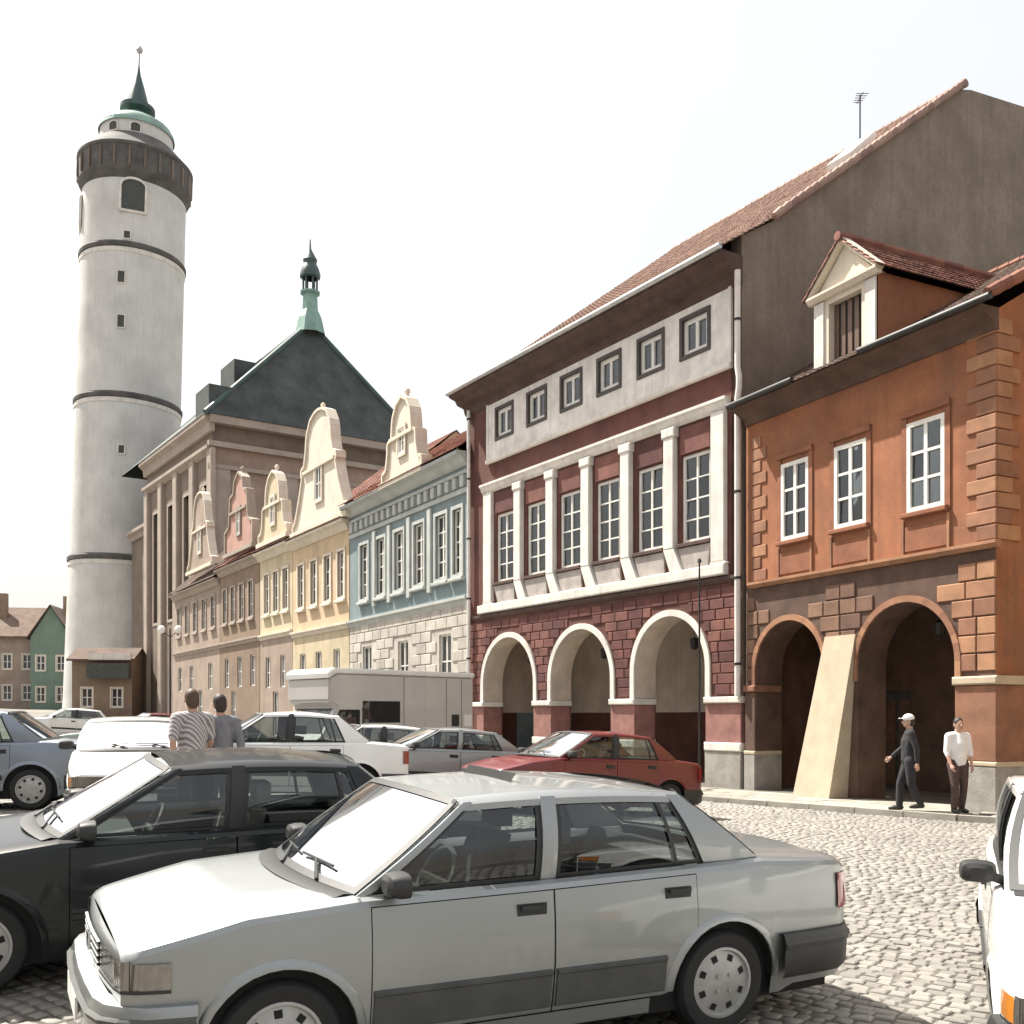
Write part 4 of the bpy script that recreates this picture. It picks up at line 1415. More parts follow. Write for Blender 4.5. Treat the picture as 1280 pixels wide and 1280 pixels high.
def tower_window(px, y0, y1, half_w, arched, matn='door_wood', r=None):
    # px: offset across the tower as a fraction of the radius, facing the square
    zc = (tz(y0) + tz(y1)) / 2
    r = r or trad(zc)
    t = math.asin(px)
    n = Vector((math.sin(t), -math.cos(t), 0))
    tang = Vector((math.cos(t), math.sin(t), 0))
    z0, z1 = tz(y1), tz(y0)
    pts = [(-half_w, z0), (half_w, z0)]
    if arched:
        zs = z1 - half_w * 0.7
        pts += [(half_w * math.cos(q * math.pi / 8), zs + half_w * 0.7 * math.sin(q * math.pi / 8)) for q in range(9)]
    else:
        pts += [(half_w, z1), (-half_w, z1)]
    mb = MB()
    n_ = len(pts)
    o_ = r * 1.002
    V = [n * (o_ + 0.02) + tang * p[0] + Vector((0, 0, p[1])) for p in pts]
    W = [n * (o_ - 0.5) + tang * p[0] + Vector((0, 0, p[1])) for p in pts]
    mb.add(V + W, [tuple(range(n_))] + [(j, i, n_ + i, n_ + j) for i, j in ((q, (q + 1) % n_) for q in range(n_))])
    w = mb.build('window', matn, tow)
    fr = MB()
    cx = Vector((0, 0, (z0 + z1) / 2))
    for i in range(n_):
        p, q = pts[i], pts[(i + 1) % n_]
        A = n * (o_ + 0.03) + tang * p[0] * 1.1 + Vector((0, 0, p[1]))
        B = n * (o_ + 0.03) + tang * q[0] * 1.1 + Vector((0, 0, q[1]))
        fr.bar(A, B, 0.22 if half_w > 0.6 else 0.12, 0.22 if half_w > 0.6 else 0.12)
    fr.build('frame', 'white_trim', w)


tower_window(0.33, 244, 284, 0.95 * k_, True)
tower_window(-0.93, 250, 292, 0.9 * k_, True)
tower_window(0.24, 308, 318, 0.28 * k_, False)
tower_window(0.16, 357, 372, 0.30 * k_, False)
tower_window(0.18, 410, 426, 0.30 * k_, False)
tower_window(0.26, 567, 578, 0.25 * k_, False)
tower_window(-0.3, 165, 177, 0.4 * k_, True, r=3.1 * k_)
tower_window(0.32, 166, 178, 0.4 * k_, True, r=3.1 * k_)

# ================================================================== 6. small buildings at the foot of the tower and across the street end
def simple_house(label, loc, rz, w, d, h, rh, wallm, roofm, cols, floors, name='town_house', chim=None, hip=False, sign=None, gab=False):
    hs = thing(name, label, 'house', loc, rz)
    holes = []
    for fz in floors:
        for k in range(cols):
            c = w * (k + 0.5) / cols
            holes.append((c - 0.45, c + 0.45, fz, fz + 1.6))
    mb = MB()
    wall_grid(mb, 0, w, -1.5, h, holes, 0, 0.2)
    if not gab:
        mb.add([(0, 0, -1.5), (0, d, -1.5), (0, d, h), (0, d / 2, h + rh - .05), (0, 0, h)], [(4, 3, 2, 1, 0)])
        mb.add([(w, 0, -1.5), (w, d, -1.5), (w, d, h), (w, d / 2, h + rh - .05), (w, 0, h)], [(0, 1, 2, 3, 4)])
    else:
        mb.add([(0, 0, -1.5), (0, d, -1.5), (0, d, h), (0, 0, h)], [(3, 2, 1, 0)])
        mb.add([(w, 0, -1.5), (w, d, -1.5), (w, d, h), (w, 0, h)], [(0, 1, 2, 3)])
        mb.add([(0, 0, h), (w, 0, h), (w / 2, 0, h + rh)], [(0, 1, 2)])
    mb.build('wall', wallm, hs)
    for hh in holes:
        window(hs, hh[0], hh[1], hh[2], hh[3], 2, 2, y=0.1, fw=0.08, bw=0.06, panes=False, glass='glass_far', surround='gable_white', sw=0.12, sy=-0.05)
    mb = MB()
    if not gab:
        mb.add([(-.3, -.5, h - .05), (w + .3, -.5, h - .05), (w + .3, d / 2, h + rh), (-.3, d / 2, h + rh)], [(0, 1, 2, 3)])
        mb.add([(-.3, d / 2, h + rh), (w + .3, d / 2, h + rh), (w + .3, d + .5, h - .05), (-.3, d + .5, h - .05)], [(0, 1, 2, 3)])
        mb.box(-.3, w + .3, -.55, -.4, h - .2, h - .04)
    else:
        mb.add([(-.4, -.4, h - .2), (w / 2, -.4, h + rh + .15), (w / 2, d, h + rh + .15), (-.4, d, h - .2)], [(0, 1, 2, 3)])
        mb.add([(w + .4, -.4, h - .2), (w / 2, -.4, h + rh + .15), (w / 2, d, h + rh + .15), (w + .4, d, h - .2)], [(3, 2, 1, 0)])
    mb.build('roof', roofm, hs)
    if chim:
        MB().box(chim, chim + 0.9, d * 0.3, d * 0.3 + 0.8, h + rh * 0.3, h + rh + 1.4).build('chimney', 'brownp', hs)
    return hs


simple_house('taupe house with dark tiled roof at the end of the square', (-58.5, 112, g(-58.5, 112) - 0.4), R(8), 6.2, 9, 8.2, 3.6, 'taupe', 'tile_brown', 3, (1.2, 4.6), chim=1.2)
simple_house('narrow green house with a pointed dark gable beside the tower', (-52.2, 111, g(-52, 111) - 0.4), R(8), 4.2, 9, 8.2, 3.4, 'green_wall', 'tile_brown', 2, (1.2, 4.6), gab=True, chim=2.6)
simple_house('beige house with a dark roof next to the tower foot', (-47.9, 111, g(-47, 111) - 0.4), R(6), 4.6, 9, 7.6, 3.2, 'peach', 'tile_brown', 2, (1.2, 4.6), chim=3.0)
anx = simple_house('low brown annex with white parapet against the church wall', (-37.6, 87.5, g(-35, 88) - 0.3), R(4), 5.0, 4.2, 5.3, 1.1, 'brownp', 'tile_brown', 2, (1.2,))
MB().box(1.6, 5.1, -0.62, -0.3, 5.2, 5.75).build('parapet', 'white_trim', anx)
MB().box(1.5, 5.0, -0.9, -0.35, 3.6, 4.9).build('awning', 'door_wood', anx)

# ================================================================== the other side of the square (behind the viewer): unseen houses added to shade and close the place
opp = [('peach', 'tile_red', 9.5, 8.8, 3.6, 3, 'unseen peach house added across the square to shade it'),
       ('taupe', 'tile_brown', 11.0, 9.6, 4.0, 4, 'unseen taupe house added across the square to shade it'),
       ('blue', 'tile_red', 8.5, 8.6, 3.6, 3, 'unseen blue grey house added across the square to shade it'),
       ('cream', 'tile_brown', 12.0, 10.2, 4.2, 4, 'unseen cream house added across the square to shade it'),
       ('brownp', 'tile_red', 10.0, 9.0, 3.8, 3, 'unseen brown house added across the square to shade it'),
       ('green_wall', 'tile_brown', 9.0, 9.4, 3.8, 3, 'unseen green house added across the square to shade it'),
       ('church_pink', 'tile_red', 12.0, 10.0, 4.0, 4, 'unseen dusty pink house added across the square to shade it'),
       ('orange', 'tile_brown', 11.0, 9.2, 4.0, 4, 'unseen orange house added across the square to shade it')]
along = -50.0
for wm, rmn, w_, h_, rh_, cols_, lab_ in opp:
    bx_, by_ = F0[0] + NX * 38 - UX * along, F0[1] + NY * 38 - UY * along
    simple_house(lab_, (bx_, by_, g(bx_, by_) - 0.3), MA + math.pi, -0.0 + w_, 10, h_, rh_, wm, rmn, cols_, (1.2, 5.2))
    along += w_ + 0.4
ex, ey = OP[0] + math.cos(OA) * (OL + 4.2), OP[1] + math.sin(OA) * (OL + 4.2)  # unseen house added here to keep sky light off the orange side wall
simple_house('unseen ochre house added across the lane to shade the orange corner house', (ex, ey, -0.2), OA, 9.0, 14, 9.6, 4.0, 'yellow', 'tile_brown', 3, (1.2, 5.4))
for q_, (wm, lab_, w_, h_) in enumerate((('peach', 'peach house closing the square beyond the taupe house', 9.0, 8.4), ('brownp', 'brown house closing the square past the peach one', 10.0, 9.2), ('cream', 'cream house at the outer corner of the square', 11.0, 8.8))):
    x_ = -68.2 - q_ * 10.6
    simple_house(lab_, (x_, 110.5 - q_ * 1.6, g(x_, 110) - 0.6), R(8), w_, 9, h_, 3.6, wm, 'tile_brown', 3, (1.2, 4.8), chim=2.0)

# ================================================================== 7. vehicles
def paint(name, col, metal=0.0, rough=0.35, coat=1.0):
    m = mat(name, col, rough, 0.05, 1.5, metal=metal, coat=coat, fine=0.0)
    p = m.node_tree.nodes['Principled BSDF']
    p.inputs['Coat Roughness'].default_value = 0.06
    return m


M['silver'] = paint('silver_paint', (0.31, 0.325, 0.325), 0.85, 0.5, 0.8)
M['black_paint'] = paint('black_paint', (0.008, 0.011, 0.012), 0.0, 0.3, 0.35)
M['black_paint'].node_tree.nodes['Principled BSDF'].inputs['Specular IOR Level'].default_value = 0.25
M['white_paint'] = paint('white_paint', (0.78, 0.78, 0.76), 0.0, 0.35)
M['red_paint'] = paint('red_paint', (0.13, 0.010, 0.012), 0.0, 0.35, 0.4)
M['blue_silver'] = paint('blue_silver_paint', (0.22, 0.25, 0.29), 0.7, 0.42, 0.6)
M['green_paint'] = paint('grey_green_paint', (0.30, 0.36, 0.33), 0.2, 0.36)
M['van_grey'] = paint('van_grey_paint', (0.50, 0.48, 0.46), 0.0, 0.45, 0.5)
M['tyre'] = mat('tyre_rubber', (0.022, 0.022, 0.022), 0.85, 0.2, 8, fine=0.2)
M['plastic'] = mat('black_plastic', (0.025, 0.026, 0.026), 0.55, 0.15, 6, bump=0.05, bscale=300)
M['grey_plastic'] = mat('grey_plastic', (0.07, 0.072, 0.07), 0.6, 0.15, 6)
M['rim'] = mat('wheel_trim', (0.42, 0.42, 0.41), 0.45, 0.15, 8, metal=0.35, fine=0.2)
M['chrome'] = mat('chrome', (0.75, 0.75, 0.75), 0.15, 0.05, 5, metal=1.0)
M['lamp_clear'] = mat('headlamp_lens', (0.24, 0.22, 0.20), 0.12, 0.1, 20, metal=0.6, coat=1.0)
_n, _l = M['lamp_clear'].node_tree.nodes, M['lamp_clear'].node_tree.links
_tc = _n.new('ShaderNodeTexCoord')
_wv = _n.new('ShaderNodeTexWave')
_wv.bands_direction = 'Y'
_wv.inputs['Scale'].default_value = 14
_bp = _n.new('ShaderNodeBump')
_bp.inputs['Strength'].default_value = 0.8
_bp.inputs['Distance'].default_value = 0.02
_l.new(_tc.outputs['Object'], _wv.inputs['Vector'])
_l.new(_wv.outputs['Fac'], _bp.inputs['Height'])
_l.new(_bp.outputs['Normal'], _n['Principled BSDF'].inputs['Normal'])
M['lamp_red'] = mat('tail_lens', (0.22, 0.012, 0.01), 0.15, 0.1, 20, coat=1.0)
M['lamp_amber'] = mat('indicator_lens', (0.55, 0.20, 0.03), 0.15, 0.1, 20, coat=1.0)
M['plate'] = mat('plate_white', (0.75, 0.75, 0.72), 0.4, 0.05, 10)
M['trim_cloth'] = mat('seat_cloth', (0.06, 0.065, 0.07), 0.95, 0.2, 12)
M['trim_light'] = mat('seat_cloth_pale', (0.28, 0.26, 0.23), 0.95, 0.2, 12)
M['void'] = mat('underbody', (0.012, 0.012, 0.012), 0.9, 0.1, 3)
M['auto_glass'] = glass_mat('auto_glass', (0.62, 0.68, 0.66), 0.93, 0.01, 0.0, ior=1.5)

SEDAN = dict(L=4.40, W=1.70, H=1.41, wf=1.38, wr=-1.29, r=0.30, nose=0.70, hood1=0.80, cowl=0.94, belt=0.95, belt2=0.99, deck=1.0, tail=0.96,
             xc=0.92, xrf=0.22, xrr=-0.92, xrg=-1.46, xB=-0.17, xD=-1.02, xA=0.86, doors=4, bump_z=(0.26, 0.50), ride=0.19)
HATCH = dict(wrap=0.30, wrapf=0.32, L=3.85, W=1.62, H=1.40, wf=1.22, wr=-1.26, r=0.285, nose=0.70, hood1=0.80, cowl=0.93, belt=0.94, belt2=0.96, deck=0.95, tail=0.90,
             xc=0.78, xrf=0.12, xrr=-1.32, xrg=-1.72, xB=-0.32, xD=-0.95, xA=0.72, doors=4, bump_z=(0.27, 0.50), ride=0.18)
_cache = {}


def car(name, label, pos, heading, spec, pm, seats='trim_cloth', roof_rack=False, group=None, sunroof=False, pale=False):
    S = dict(spec)
    x0, y0 = pos
    hd_ = Vector((heading[0], heading[1], 0)).normalized()
    # sit on the sloping square
    e_ = 0.6
    nrm = Vector((-(g(x0 + e_, y0) - g(x0 - e_, y0)) / (2 * e_), -(g(x0, y0 + e_) - g(x0, y0 - e_)) / (2 * e_), 1)).normalized()
    fx = (hd_ - nrm * hd_.dot(nrm)).normalized()
    fy = nrm.cross(fx)
    rootm = Matrix(((fx.x, fy.x, nrm.x, x0), (fx.y, fy.y, nrm.y, y0), (fx.z, fy.z, nrm.z, g(x0, y0) + (0.018 if y0 < 30 else 0.0)), (0, 0, 0, 1)))
    root = thing(name, label, 'van' if 'van' in name else 'car', (0, 0, 0), 0, group)
    root.matrix_world = rootm
    L, W, H = S['L'], S['W'], S['H']
    XN, XT = L / 2, -L / 2
    hwid = W / 2
    # profile helpers
    kx = np.array([XT, XT + .06, XT + .16, XT + .45, XT + .9, XN - 0.85, XN - 0.4, XN - .16, XN - .06, XN])
    kv = np.array([.885, .925, .95, .975, 1.0, 1.0, .98, .945, .915, .87])
    zx = np.array([XT, XT + 0.05, S['xrg'], S['xB'], S['xc'], lerp(S['xc'], XN, 0.5), XN - 0.12, XN - 0.03, XN])
    zv = np.array([S['tail'] - .03, S['tail'], S['deck'], (S['belt'] + S['belt2']) / 2, S['cowl'], S['hood1'] + 0.055, S['nose'] + .035, S['nose'] + .01, S['nose'] - .02])
    pz = np.array([0.1, 0.25, 0.40, 0.56, 0.75, 0.92, 1.05])
    pv = np.array([0.93, 0.955, 0.985, 1.0, 0.992, 0.965, 0.93])

    def K(x):
        return float(np.interp(x, kx, kv))

    def ZT(x):
        return float(np.interp(x, zx, zv))

    def side(x, z):
        return hwid * K(x) * float(np.interp(z, pz, pv))
    AR = S['r'] + 0.065

    def zlow(x):
        z = S['ride'] + (0.04 if x > XN - 0.5 or x < XT + 0.5 else 0)
        for wx in (S['wf'], S['wr']):
            d = abs(x - wx)
            if d < AR:
                z = max(z, S['r'] + math.sqrt(AR * AR - d * d))
        return z
    arch_x = [wx + AR * math.cos(t) for wx in (S['wf'], S['wr']) for t in np.linspace(0, math.pi, 19)]
    base_x = list(np.linspace(XT, XN, 40)) + [XT + .02, XT + .06, XT + .1, XN - .1, XN - .06, XN - .02] + arch_x
    fr = [0.0, 0.1, 0.25, 0.42, 0.6, 0.78, 0.92, 1.0]

    def strip(xa, xb, lo=None, hi_off=0.045, both=True, mbo=None, bottom=None):
        X = sorted(set([round(x, 4) for x in base_x if xa + 0.003 < x < xb - 0.003] + [xa, xb]))
        m = mbo or MB()
        for sgn in (1, -1):
            P = []
            for x in X:
                a = zlow(x) if lo is None else max(lo, zlow(x) if zlow(x) > 0.35 else lo)
                b = ZT(x) - hi_off
                P.append([(x, sgn * side(x, lerp(a, b, t)), lerp(a, b, t)) for t in fr])
            m.grid(P, flip=(sgn == 1))
            if not both:
                break
        return m

    def deckpts(x, sgn):
        zt_ = ZT(x)
        ys_ = side(x, zt_ - 0.045)
        return [(x, sgn * ys_, zt_ - 0.045), (x, sgn * (ys_ - 0.012), zt_ - 0.018), (x, sgn * (ys_ - 0.045), zt_ - 0.003),
                (x, sgn * ys_ * 0.78, zt_ + 0.010), (x, sgn * ys_ * 0.45, zt_ + 0.020), (x, 0, zt_ + 0.024)]

    def deck(xa, xb, i0=0, i1=6):
        X = sorted(set([round(x, 4) for x in base_x if xa + 0.003 < x < xb - 0.003] + [xa, xb]))
        m = MB()
        for sgn in (1, -1):
            m.grid([deckpts(x, sgn)[i0:i1] for x in X], flip=(sgn == 1))
        return m
    G = 0.005
    xA, xB, xD = S['xA'], S['xB'], S['xD']
    door_edges = [(xB + G, xA - G)] + ([(xD + G, xB - G)] if S['doors'] == 4 else [])
    rear_start = xD if S['doors'] == 4 else xB
    # body: front wings, quarter panels, rockers, fascias, shoulder edge along the doors
    bm = strip(xA, XN)
    strip(XT, rear_start, mbo=bm)
    for sgn in (1, -1):                    # rocker
        X = [x for x in np.linspace(rear_start, xA, 14) if zlow(x) < 0.3]
        bm.grid([[(x, sgn * side(x, z), z) for z in (S['ride'], S['ride'] + 0.05, S['ride'] + 0.085)] for x in X], flip=(sgn == 1))
        X = np.linspace(S['xrg'], S['xc'], 14)
        bm.grid([deckpts(x, sgn)[0:3] + [(x, sgn * (side(x, ZT(x)) - 0.09), ZT(x) - 0.06)] for x in X], flip=(sgn == 1))
    for (x, s_) in ((XN, 1), (XT, -1)):    # fascias with a little bow
        ztop = ZT(x) - 0.045
        rows_ = []
        for t in fr:
            z = lerp(zlow(x), ztop, t)
            yy = side(x, z)
            rows_.append([(x + s_ * 0.05 * (1 - (q / 6.0 - 1) ** 2), yy * (1 - q / 6.0), z) for q in range(13)])
        dp_ = deckpts(x, 1)
        for di in (1, 2, 3, 5):
            yy, z = dp_[di][1], dp_[di][2]
            if di == 5:
                break
            rows_.append([(x + s_ * (0.05 * (1 - (q / 6.0 - 1) ** 2)) * (1 - 0.25 * di), yy * (1 - q / 6.0), z + 0.012 * (1 - (q / 6.0 - 1) ** 2)) for q in range(13)])
        bm.grid(rows_, flip=(s_ == -1))
    body = bm.build('body', pm, root, smooth=True, weld=True)
    # bonnet and boot lid as own panels
    hx1 = XN
    hood_ = deck(S['xc'] - 0.02, hx1, 0, 6).build('bonnet', pm, root, smooth=True, weld=True)
    if S['xrg'] - XT > 0.3:
        deck(XT, S['xrg'] + 0.01, 0, 6).build('boot_lid', pm, root, smooth=True, weld=True)
    else:
        deck(XT, S['xrg'] + 0.01, 0, 6).build('tailgate', pm, root, smooth=True, weld=True)
    # inner shell so seams and openings are dark
    im = MB()
    for sgn in (1, -1):
        X = np.linspace(XT + 0.1, XN - 0.1, 30)
        im.grid([[(x, sgn * (min(side(x, z), side(x, ZT(x) - .05)) - 0.05), z) for z in (0.16, 0.4, ZT(x) - 0.06)] for x in X if abs(x - S['wf']) > AR + 0.02 and abs(x - S['wr']) > AR + 0.02 and True], flip=(sgn == 1))
    im.box(XT + 0.12, XN - 0.12, -hwid * 0.86, hwid * 0.86, 0.17, 0.22)
    im.box(S['xc'] - 0.1, S['xc'] - 0.02, -hwid * 0.8, hwid * 0.8, 0.22, ZT(S['xc']) - 0.05)
    im.build('underbody', 'void', root)
    # doors
    for (xa, xb) in door_edges:
        for sgn in (1, -1):
            m = MB()
            X = sorted(set([round(x, 4) for x in base_x if xa + 0.003 < x < xb - 0.003] + [xa, xb]))
            P = []
            for x in X:
                a = max(S['ride'] + 0.095, zlow(x) + (0.0 if zlow(x) > 0.3 else 0))
                b = ZT(x) - 0.05
                P.append([(x, sgn * (side(x, lerp(a, b, t)) + 0.002), lerp(a, b, t)) for t in fr])
            m.grid(P, flip=(sgn == 1))
            # returned edges
            for e_ in (0, -1):
                m.add([P[e_][i] for i in range(len(fr))] + [(p[0], p[1] - sgn * 0.04, p[2]) for p in P[e_]], [(i, i + 1, len(fr) + i + 1, len(fr) + i) for i in range(len(fr) - 1)])
            d = m.build('door', pm, root, smooth=True)
            hx = xa + 0.13
            hz = ZT(hx) - 0.135
            yy = side(hx, hz)
            q = MB()
            q.box(hx - 0.085, hx + 0.085, sgn * yy - 0.008, sgn * yy + 0.008 + 0.0, hz - 0.03, hz + 0.03)
            q.bar((hx - 0.07, sgn * (yy + 0.022), hz + 0.012), (hx + 0.07, sgn * (yy + 0.022), hz + 0.012), 0.022, 0.02)
            q.build('handle', 'plastic', d)
            mz = 0.475
            mw = S.get('clad', 0.035)
            mz = 0.51 - mw
            q = MB()
            Xm = np.linspace(xa + 0.01, xb - 0.01, 10)
            Xm = [x for x in Xm if zlow(x) < mz - 0.05]
            q.grid([[(x, sgn * (side(x, z) + o_), z) for z, o_ in ((mz - mw - .005, 0.0), (mz - mw + .005, .014), (mz + mw - 0.03, .014), (mz + mw - .02, .02), (mz + mw - .005, .02), (mz + mw + .005, 0.0))] for x in Xm], flip=(sgn == 1))
            q.build('rub_strip', 'grey_plastic' if mw > 0.05 else 'plastic', d)
    # wheels
    key = (S['r'],)
    if key not in _cache:
        r = S['r']
        tm = MB().lathe([(r * 0.66, -0.085), (r * 0.80, -0.098), (r * 0.93, -0.092), (r * 0.985, -0.07), (r, -0.03), (r, 0.03), (r * .985, 0.07), (r * .93, .092), (r * .80, .098), (r * .66, .085)], 40, axis='y').mesh('tyre', 'tyre', smooth=True)
        rm = MB()
        rm.lathe([(r * .70, -0.06), (r * .68, -0.088), (r * .63, -0.09), (r * .60, -0.07), (r * .45, -0.078), (r * .25, -0.092), (r * .12, -0.096), (0.0, -0.096)], 40, axis='y')
        rm.cur = 1
        for k in range(8):
            t = 2 * math.pi * k / 8
            c_, s_ = math.cos(t), math.sin(t)
            pts = [(0.43, -.15), (0.43, .15), (0.555, .12), (0.555, -.12)]
            vs = []
            for rr, da in pts:
                vs.append((r * rr * math.cos(t + da), -0.0815 if rr < .5 else -0.0755, r * rr * math.sin(t + da)))
            rm.add(vs, [(0, 1, 2, 3)])
        rm.cur = 0
        for k in range(4):
            t = 2 * math.pi * k / 4 + 0.4
            rm.lathe([(0.0, -0.105), (0.013, -0.104), (0.013, -0.09)], 8, (r * .2 * math.cos(t), 0, r * .2 * math.sin(t)), axis='y')
        _cache[key] = (tm, rm.mesh('rim', ['rim', 'void'], smooth=True))
    tm, rmm = _cache[key]
    for wx in (S['wf'], S['wr']):
        for sgn in (1, -1):
            wl_ = MB().lathe([(0.0, -0.09), (0.05, -0.09), (0.05, 0.08), (0, 0.08)], 10, axis='y').build('wheel', 'void', root)
            wl_.location = (wx, sgn * (hwid - 0.125), S['r'])
            wl_.rotation_euler = (0, random.uniform(0, 3), math.pi if sgn == 1 else 0)
            link('tyre', tm, wl_)
            link('rim', rmm, wl_)
            ah = MB()
            n_ = 16
            P = []
            for k in range(n_ + 1):
                t = math.pi * k / n_
                x = wx + (AR + .001) * math.cos(t)
                z = S['r'] + (AR + .001) * math.sin(t)
                yo = side(x, z)
                P.append([(x, sgn * (yo - 0.002), z), (x, sgn * (yo - 0.03), z), (x, sgn * (hwid - 0.42), z)])
            ah.grid(P, flip=(sgn == -1))
            ah.build('wheel_arch_liner', 'void', root)
            lip = MB()
            P = []
            for k in range(n_ + 1):
                t = math.pi * k / n_
                row = []
                for dr, o_ in ((-0.004, 0.004), (0.0, 0.014), (0.03, 0.012), (0.045, 0.0)):
                    x = wx + (AR + dr) * math.cos(t)
                    z = S['r'] + (AR + dr) * math.sin(t)
                    row.append((x, sgn * (side(x, z) + o_), z))
                P.append(row)
            lip.grid(P, flip=(sgn == -1))
            lip.build('wheel_arch_lip', pm, root, smooth=True)
    # bumpers
    for (end, s_) in ((XN, 1), (XT, -1)):
        z0, z1 = S['bump_z']
        path = []
        for x in (end - s_ * (S.get('wrap', 0.45) if s_ < 0 else S.get('wrapf', 0.44)), end - s_ * 0.25, end - s_ * 0.10):
            path.append((x, hwid * K(x) + 0.022))
        yc = hwid * K(end)
        path += [(end - s_ * 0.01, yc + 0.01), (end + s_ * 0.055, yc - 0.06)]
        for q in (0.75, 0.4, 0.0):
            path.append((end + s_ * (0.075 + 0.035 * (1 - q * q)), yc * q))
        full = path + [(p[0], -p[1]) for p in path[-2::-1]]
        sec = [(0.0, z0), (0.02, z0 + 0.03), (0.025, z1 - 0.05), (0.008, z1 - 0.01), (-0.06, z1)]
        P = []
        for i, p in enumerate(full):
            a = Vector(full[max(0, i - 1)])
            b = Vector(full[min(len(full) - 1, i + 1)])
            t = (b - a).normalized()
            n_ = Vector((-t.y, t.x))
            if n_.dot(Vector((p[0] - (end - s_ * 1.0), p[1]))) < 0:
                n_ = -n_
            P.append([(p[0] + n_.x * o_, p[1] + n_.y * o_, z) for o_, z in sec])
        bmp = MB().grid(P, flip=(s_ == -1)).build('bumper', pm if pale and s_ == 1 else 'plastic', root, smooth=True)
        st = MB().grid([[(p_[2][0] + 0.0, p_[2][1], z1 - 0.055), (p_[2][0] + (p_[2][0] - p_[0][0]) * 0.5 + s_ * 0.008, p_[2][1] * 1.006, z1 - 0.07), (p_[2][0] + s_ * 0.002, p_[2][1] * 1.004, z1 - 0.10)] for p_ in P], flip=(s_ == -1))
        st.build('bumper_strip', 'grey_plastic' if s_ == 1 else 'plastic', bmp)
        pl = end + s_ * 0.138
        MB().box(min(pl, pl + s_ * 0.012), max(pl, pl + s_ * 0.012), -0.25, 0.25, z0 + 0.07, z0 + 0.18).build('number_plate', 'plate', bmp)

    def front_patch(end, s_, ya, yb, z0, z1, off, wrap=0.0):
        """panel following the fascia; ya outer, yb inner; wrap = length along the side"""
        rows_ = []
        sg = 1 if ya > 0 else -1
        for z in np.linspace(z0, z1, 4):
            row = []
            if wrap:
                for x in np.linspace(end - s_ * wrap, end - s_ * 0.012, 5):
                    row.append((x, sg * (side(x, z) + off), z))
            yy = side(end, z)
            yo = (yy + off) if wrap else abs(ya)
            for q in np.linspace(0, 1, 6):
                y = lerp(yo, abs(yb), q)
                row.append((end + s_ * (0.05 * (1 - (y / yy) ** 2) + off if y < yy else off * 0.3), sg * y, z))
            rows_.append(row)
        return rows_
    nz = S['nose']
    for sg in (1, -1):
        hl = MB().grid(front_patch(XN, 1, sg * hwid, sg * hwid * 0.42, nz - 0.165, nz - 0.04, 0.012, 0.0 + 0.03), flip=(sg == -1)).build('headlight', 'lamp_clear', root, smooth=True)
        MB().grid(front_patch(XN, 1, sg * hwid, sg * hwid * 0.40, nz - 0.18, nz - 0.165, 0.014, 0.20), flip=(sg == -1)).build('lamp_rim', 'plastic', hl)
        MB().grid([[(x, sg * (side(x, z) + 0.010), z) for x in np.linspace(XN - 0.20, XN - 0.035, 5)] for z in np.linspace(nz - 0.165, nz - 0.05, 4)], flip=(sg == -1)).build('indicator', 'lamp_amber' if not pale else 'lamp_clear', root, smooth=True)
        tz0, tz1 = S['tail'] - 0.30, S['tail'] - 0.09
        MB().grid(front_patch(XT, -1, sg * hwid, sg * hwid * 0.45, tz0, tz1, 0.012, 0.10), flip=(sg == 1)).build('tail_light', 'lamp_red', root, smooth=True)
    gr = MB().grid([[(XN + 0.05 * (1 - (y / hwid) ** 2) + 0.004, y, z) for y in np.linspace(-hwid * .40, hwid * .40, 7)] for z in (nz - 0.165, nz - 0.045)], flip=True).build('grille', 'void', root)
    for k in range(4):
        z = nz - 0.155 + k * 0.033
        MB().grid([[(XN + 0.05 * (1 - (y / hwid) ** 2) + o_, y, z + dz) for y in np.linspace(-hwid * .40, hwid * .40, 7)] for dz, o_ in ((0, 0.006), (0.004, 0.02), (0.016, 0.02), (0.018, 0.006))], flip=True).build('slat', pm if pale else 'plastic', gr)
    MB().box(XN + 0.066, XN + 0.078, -0.045, 0.045, nz - 0.145, nz - 0.065).build('emblem', 'chrome', gr)
    # ---------------- greenhouse
    xc, xrf, xrr, xrg = S['xc'], S['xrf'], S['xrr'], S['xrg']
    zr = H - 0.055
    yr = hwid * 0.80

    def rail(x):     # roof rail y,z
        t = (x - xrr) / (xrf - xrr)
        return yr - 0.02 * (2 * t - 1) ** 2, zr + 0.022 * (1 - (2 * t - 1) ** 2)

    def belt(x):
        return side(x, ZT(x)) - 0.055, ZT(x) - 0.005

    def gh(xb, xt, t, sgn, inn=0.0):
        yb, zb = belt(xb)
        yt, ztp = rail(xt)
        bow = 0.035 * math.sin(math.pi * t)
        return (lerp(xb, xt, t), sgn * (lerp(yb, yt, t) + bow - inn), lerp(zb, ztp, t))
    T = np.linspace(0, 1, 6)
    # pillar x ranges (bottom, top)
    A = (xc, xc - 0.075, xrf, xrf - 0.05)
    B = (xB + 0.045, xB - 0.045, xB + 0.02, xB - 0.07)
    if S['doors'] == 4:
        Cb, Ct = xrg + (0.40 if xrg > -1.6 else 0.16), xrr + (0.06 if xrg > -1.6 else 0.10)
    else:
        Cb, Ct = xrg + 0.2, xrr + 0.12
    Cp = (Cb, xrg, Ct, xrr - 0.02)

